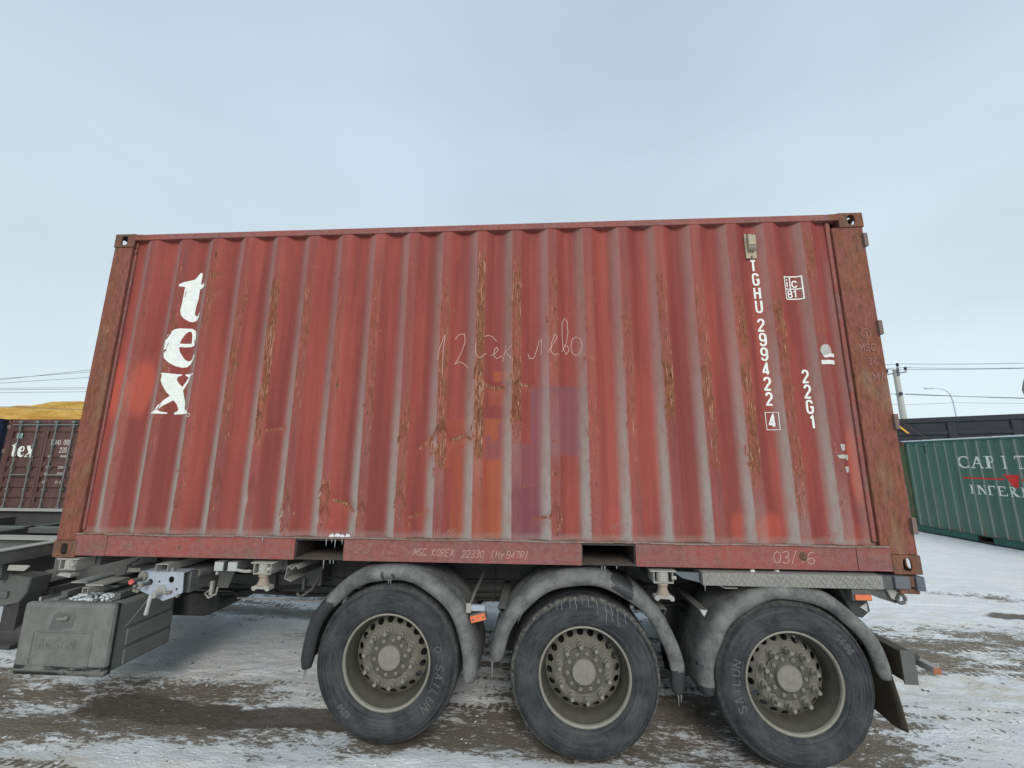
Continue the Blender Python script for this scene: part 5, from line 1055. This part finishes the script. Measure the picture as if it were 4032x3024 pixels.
# green container on the right
GR = container('shipping_container', 'green container lettered in white with a red triangle standing on snow', (14.76, 10.42, -1.27), -PI / 2, M['green'], M['green'], M['greenpost'], M['brownrust'])
def gs(x, z): return (x, float(prof(x)) - .003, z)
def serif(mb, ch, x, z, h, w=.85):
    T_, t_, sf_ = .19 * h, .07 * h, .06 * h
    def ln(a, b, wd): strokes_mesh(mb, [[(x + a[0] * h * w, z + a[1] * h), (x + b[0] * h * w, z + b[1] * h)]], wd, gs, .03)
    def se(a, y, l=.17): ln((a - l, y), (a + l, y), sf_)
    def arc(cx, cy, rx, ry, a0, a1, wd):
        pts = [(x + (cx + rx * math.cos(math.radians(q))) * h * w, z + (cy + ry * math.sin(math.radians(q))) * h) for q in np.linspace(a0, a1, 14)]
        n = len(pts)
        for i in range(n - 1):
            k = abs(math.cos(math.radians(a0 + (a1 - a0) * (i + .5) / (n - 1)))); strokes_mesh(mb, [[pts[i], pts[i + 1]]], t_ + (wd - t_) * k, gs, .03)
    if ch == 'C': arc(.5, .5, .42, .47, 48, 312, T_); ln((.80, .95), (.80, .70), t_); ln((.80, .05), (.80, .22), t_ * .8)
    elif ch == 'O': arc(.5, .5, .42, .47, 0, 360, T_)
    elif ch == 'A': ln((.45, .97), (.12, .03), t_); ln((.45, .97), (.85, .03), T_); ln((.25, .38), (.65, .38), t_); se(.12, .03); se(.85, .03)
    elif ch == 'P': ln((.25, 0), (.25, 1), T_); arc(.42, .73, .30, .24, -90, 90, T_ * .9); ln((.25, .97), (.42, .97), t_); ln((.25, .49), (.42, .49), t_); se(.25, .03, .22); se(.2, .97, .16)
    elif ch == 'R': ln((.25, 0), (.25, 1), T_); arc(.42, .75, .26, .22, -90, 90, T_ * .9); ln((.25, .97), (.42, .97), t_); ln((.25, .53), (.42, .53), t_); ln((.42, .52), (.85, .03), T_); se(.25, .03, .2); se(.88, .03, .12); se(.2, .97, .16)
    elif ch == 'I': ln((.4, 0), (.4, 1), T_); se(.4, .03, .22); se(.4, .97, .22)
    elif ch == 'T': ln((.45, 0), (.45, 1), T_); ln((.05, .95), (.85, .95), T_ * .5); ln((.07, .97), (.04, .75), t_); ln((.83, .97), (.86, .75), t_); se(.45, .03, .22)
    elif ch == 'F': ln((.3, 0), (.3, 1), T_ * .8); ln((.3, .95), (.75, .95), t_ * 1.4); ln((.74, .97), (.70, .72), t_); se(.3, .03, .2)
    elif ch == 'N': ln((.2, .03), (.2, .97), t_); ln((.2, .97), (.8, .03), T_); ln((.8, .03), (.8, .97), t_); se(.2, .03, .15); se(.12, .97, .12); se(.8, .97, .15)
    elif ch == 'E': ln((.25, 0), (.25, 1), T_); ln((.25, .96), (.75, .96), t_ * 1.3); ln((.25, .5), (.6, .5), t_); ln((.25, .04), (.8, .04), t_ * 1.3); ln((.75, .97), (.72, .75), t_); ln((.8, .03), (.83, .25), t_); se(.2, .97, .14); se(.2, .03, .14)
    elif ch == 'M': ln((.15, .03), (.15, .97), t_); ln((.15, .97), (.5, .1), T_); ln((.5, .1), (.85, .97), t_); ln((.85, .97), (.88, .03), T_); se(.15, .03, .14); se(.88, .03, .17); se(.1, .97, .1)
    elif ch == 'L': ln((.25, 0), (.25, 1), T_); ln((.25, .04), (.8, .04), t_ * 1.3); ln((.8, .03), (.83, .3), t_); se(.25, .97, .2)
    elif ch == 'D': ln((.25, 0), (.25, 1), T_); arc(.4, .5, .42, .46, -90, 90, T_); ln((.25, .96), (.42, .96), t_); ln((.25, .04), (.42, .04), t_)
for i, ch in enumerate('CAPITAL'): mb = MB(); serif(mb, ch, 1.70 + i * .318, 1.84, .30, .95); mb.build('lettering', M['white'], GR)
for i, ch in enumerate('INFERMODAL'): mb = MB(); serif(mb, ch, 1.80 + (i * .235), 1.19, .225, .95); mb.build('lettering', M['white'], GR)
mb = MB(); strokes_mesh(mb, [[(1.76, 1.585), (2.68, 1.585)], [(3.03, 1.585), (4.1, 1.585)]], .04, gs, .03); mb.build('red_line', M['red_print'], GR)
fillpoly('red_triangle', [[(2.66, 1.70), (3.01, 1.70), (2.98, 1.60), (2.94, 1.38), (2.86, 1.45)]], gs, M['red_print'], GR, [R0 + RP * k + d for k in range(7, 12) for d in (0, .07, .138, .208, .035, .1, .17, .24)])
mb = MB(); rr = random.Random(3)
for i in range(60):
    x0 = .1 + i * .0977; mb.box(x0, x0 + .0977, .0, .30, H - .007, H + .018 + .012 * rr.random())
mb.build('snow_layer', M['snow'], GR)
MB().box(.75, .80, .012, .03, 2.24, 2.46).build('air_vent', M['green'], GR, bevel=.004)
# black tipper body behind the green container
a_ = math.atan2(12.02 - 13.89, 20.37 - 17.75)
TI = thing('tipper_trailer', 'black ribbed tipper body behind the green container', 'tipper', (14.4, 16.28, 0), a_)
MB().box(0, 12.5, 0, .08, .25, 2.36).build('side_wall', M['black'], TI); MB().box(0, 12.5, 2.35, 2.43, .25, 2.36).build('side_wall', M['black'], TI)
MB().box(0, 12.5, -.05, .1, 2.18, 2.375).build('top_rail', M['black'], TI, bevel=.02)
for z0, z1, d in ((1.72, 1.84, .045), (1.42, 1.55, .03), (1.1, 1.22, .03)): MB().box(0, 12.5, -d, .0, z0, z1).build('side_rib', M['black'], TI, bevel=.015)
for x in (.02, 3.4, 5.45, 7.0, 9.6): MB().box(x, x + .22, -.06, -.001, .3, 2.17).build('side_post', M['black'], TI, bevel=.02)
MB().box(.0, .06, .08, 2.35, .25, 2.30).build('end_board', M['black'], TI); MB().box(12.44, 12.5, .08, 2.35, .25, 2.30).build('end_board', M['black'], TI); MB().box(.0, 12.5, .08, 2.35, .2, .26).build('floor', M['black'], TI)
MB().box(0, 12.5, .7, 1.7, -.2, .2).build('chassis', M['black'], TI)
for x in (8.2, 9.5, 10.8): MB().lathe([(0, 0), (.3, 0), (.32, -.02), (.5, -.01), (.52, .05), (.52, .33), (0, .33)], (x, .05, -.70), 32).build('wheel', M['darker'], TI, smooth=35)
MB().prism([(4.05, 2.17), (4.13, 2.17), (4.42, 1.80), (4.34, 1.80)], 1, -.066, -.0605).build('yellow_marking', M['yellow'], TI)
mb = MB().box(7.35, 8.6, -.066, -.0605, 2.10, 2.155); mb.build('yellow_marking', M['yellow'], TI)
MB().box(2.0, 3.4, -.012, -.001, 1.0, 2.0).build('side_panel', M['black'], TI)
o = MB().tube([(14.78, 10.32, 2.01), (15.07, 10.2, 1.70), (15.37, 10.06, 1.345)], .012, 8).build('lashing_rope', M['rope']); tag(o, 'thin brown rope slanting down to the green container roof', 'rope')
# utility pole with three insulators, wires
PO = thing('utility_pole', 'pale concrete power pole with three dark insulators', 'utility pole', (23.03, 19.72, groundz(23, 19.7).item()))
zt = 5.62 - PO.location.z
MB().cyl((0, 0, -.3), (0, 0, zt), .185, 10, .125).build('pole_shaft', M['pole'], PO, smooth=True)
ca = MB().box(-.50, .56, -.05, .05, zt - .21, zt - .16, Matrix.Rotation(math.radians(-7), 3, 'Y')).box(-.05, .05, -.18, -.13, zt - .35, zt + .1).build('cross_arm', M['wire'], PO)
IN = []
for dx, z in ((-.45, zt - .02), (.53, zt + .10), (.02, zt + .28)):
    q = MB().lathe([(0, .0), (.02, .0), (.02, -.14), (.055, -.12), (.07, -.09), (.04, -.08), (.075, -.05), (.045, -.03), (.08, .0), (.05, .03), (.045, .06), (.0, .07)], (dx, -.15 if dx == .02 else 0, z), 14, ax=2).build('insulator', M['insul'], PO, smooth=True); MB().cyl((dx, -.15 if dx == .02 else 0, z - .25), (dx, -.15 if dx == .02 else 0, z - .1), .014, 8).build('insulator_pin', M['wire'], q)
MB().box(-.16, -.02, -.22, -.17, zt - 1.42, zt - 1.26).build('clamp', M['insul'], PO); MB().cyl((0, 0, zt - 1.36), (0, 0, zt - 1.30), .165, 14).build('pole_band', M['lampm'], PO)
def wire(a, b, sag, r, label, group=None):
    a, b = Vector(a), Vector(b); pts = []
    for i in range(25):
        t = i / 24; p = a.lerp(b, t); p.z -= sag * 4 * t * (1 - t); pts.append(p)
    o = MB().tube(pts, r, 5).build('power_line', M['wire']); return tag(o, label, 'power line', group or 'power lines')
zp = PO.location.z + zt
def beyond(a, b, t): a, b = Vector(a), Vector(b); return a + (b - a) * t
wire((23.05, 19.57, zp + .30), (38.5, 10.2, zp - .28), .55, .012, 'uppermost wire running right from the pole top insulator')
wire((23.56, 19.72, zp + .12), (38.9, 10.6, zp - .26), .62, .012, 'wire running right from the right insulator of the pole')
wire((22.58, 19.72, zp + .02), (38.2, 10.5, zp - .62), .45, .012, 'lowest of the three wires leaving the pole top to the right')
wire((23.2, 19.6, zp - 1.33), (38.2, 10.5, zp - 2.95), .30, .014, 'upper of two telephone wires leaving mid pole to the right')
wire((23.2, 19.6, zp - 1.38), (38.2, 10.6, zp - 3.35), .08, .014, 'lower of two telephone wires leaving mid pole to the right')
P2 = thing('utility_pole', 'concrete power pole standing behind the red container', 'utility pole', (-2.0, 26.5, groundz(-2, 26.5).item()))
MB().cyl((0, 0, -.3), (0, 0, 8.6), .19, 10, .12).build('pole_shaft', M['pole'], P2, smooth=True); MB().box(-.6, .6, -.05, .05, 8.3, 8.36).build('cross_arm', M['wire'], P2)
z2 = P2.location.z + 8.5
for dx, za, zb_, sg, nm in ((.0, zp + .3, z2 + .2, .5, 'uppermost'), (.55, zp + .12, z2, .5, 'middle'), (-.55, zp, z2, .5, 'lowest')):
    wire((23.05 + dx, 19.65, za), (-2 + dx, 26.5, zb_), sg, .012, nm + ' of three power wires running left from the pale pole behind the red container', 'power lines left of the pale pole')
wire((23.0, 19.6, zp - 1.33), (-2, 26.4, z2 - 1.3), .45, .014, 'telephone wire running from mid pole to the left behind the red container')
LW = [((-36.0, 24.14, 6.61), (-29.28, 24.33, 7.75), 'topmost'), ((-37.32, 25.05, 6.79), (-30.46, 25.29, 7.68), 'second from the top'), ((-36.0, 24.21, 6.24), (-29.45, 24.45, 7.03), 'third from the top'), ((-41.28, 27.94, 6.39), (-34.1, 28.3, 6.76), 'fourth from the top'),
      ((-41.28, 27.96, 6.27), (-34.1, 28.32, 6.66), 'fifth from the top'), ((-39.97, 27.1, 5.88), (-32.99, 27.44, 6.28), 'lowest against the sky'), ((-33.38, 22.74, 4.03), (-27.81, 23.06, 4.11), 'crossing in front of the yellow sand')]
for a, b, nm in LW:
    a_, b_ = Vector(a), Vector(b); s_ = (b_ - a_)
    wire(beyond(a, b, -3.0) + Vector((0, 0, 1.0)), beyond(a, b, 3.2) - Vector((0, 0, .6 + s_.z * .8)), .05, .016, 'thin wire at the left of the picture, ' + nm, 'wires left of the red container')
# street lamp far right
SL = thing('street_lamp', 'slim grey street lamp bending left above the black tipper', 'street lamp', (55.6, 50.3, groundz(55, 50).item()))
hh = 9.75 - SL.location.z
MB().tube([(0, 0, -.2), (-.0, 0, 3), (-.05, 0, 6), (-.15, 0, hh - 1.6), (-.35, 0, hh - .7), (-.75, 0, hh - .2), (-1.4, 0, hh), (-2.3, 0, hh + .03)], [.10, .09, .08, .065, .055, .05, .045, .04], 8).build('post', M['lampm'], SL, smooth=True)
MB().box(-3.2, -2.2, -.15, .15, hh - .02, hh + .12).build('lamp_head', M['lampm'], SL, bevel=.04)
wire((55.4, 50.3, 8.0 - 0), (30, 42, 7.6), .5, .02, 'faint distant wire left of the street lamp'); wire((55.5, 50.3, 8.0), (85, 42, 7.6), .4, .02, 'faint distant wire right of the street lamp')
# grey shell at the right edge
import mathutils
SH = thing('mirror_housing', 'grey rounded shell jutting in at the right edge above the tipper', 'mirror housing', (13.0, 5.45, 0))
pr = [(0, -.46), (.10, -.44), (.19, -.36), (.27, -.22), (.31, -.05), (.33, .12), (.30, .30), (.22, .42), (.10, .49), (0, .50)]
o = MB().lathe(pr, (0, 0, 0), 20, ax=2).build('shell', M['shell'], SH, smooth=60); o.rotation_euler = (0, math.radians(38), 0); o.location = (.40, -.15, 2.20)
MB().tube([(.6, -.1, 2.3), (1.2, -.4, 2.0), (2.2, -1.2, 1.2), (2.6, -1.6, -1.2)], .05, 10).build('support_arm', M['dark'], SH, smooth=True)
# yellow sand heap
n1_, n2_ = 150, 40
ux = np.linspace(-75, 6, n1_); uy = np.linspace(18.5, 52, n2_); UX, UY = np.meshgrid(ux, uy)
prof_x = np.interp(ux, [-75, -62, -48, -41, -38.5, -36, -33, -30, -24, -16, -8, 0, 6], [0, 3.2, 5.2, 6.1, 6.35, 6.05, 5.75, 5.6, 4.6, 3.2, 1.8, .8, 0])
hy = np.clip(1 - np.abs((uy - 31) / 12.0) ** 1.25, 0, 1)
HZ = prof_x[None, :] * hy[:, None]
HZ = HZ + (fbm(UX * .35, UY * .35, 7) - .5) * 1.1 * np.clip(HZ / 2, 0, 1) + (fbm(UX * 1.3, UY * 1.3, 8) - .5) * .42 * np.clip(HZ / 2, 0, 1)
UZ = groundz(UX, UY) - .1 + HZ
id_ = np.arange(n1_ * n2_).reshape(n2_, n1_); fs = np.stack([id_[:-1, :-1], id_[:-1, 1:], id_[1:, 1:], id_[1:, :-1]], -1).reshape(-1, 4)
me = bpy.data.meshes.new('sand_heap'); me.from_pydata(np.stack([UX, UY, UZ], -1).reshape(-1, 3).tolist(), [], fs.tolist()); me.polygons.foreach_set('use_smooth', [True] * len(me.polygons)); me.materials.append(M['sand'])
o = bpy.data.objects.new('sand_heap', me); COL.objects.link(o); tag(o, 'golden yellow sand heap behind the maroon container', 'sand heap')
# concrete block seen under the trailer
o = MB().box(.62, 2.3, 3.0, 3.5, groundz(1, 3).item() - .05, -.80).build('concrete_block', M['conc'], bevel=.02); tag(o, 'low beige concrete block beyond the trailer, seen under its frame', 'concrete block')
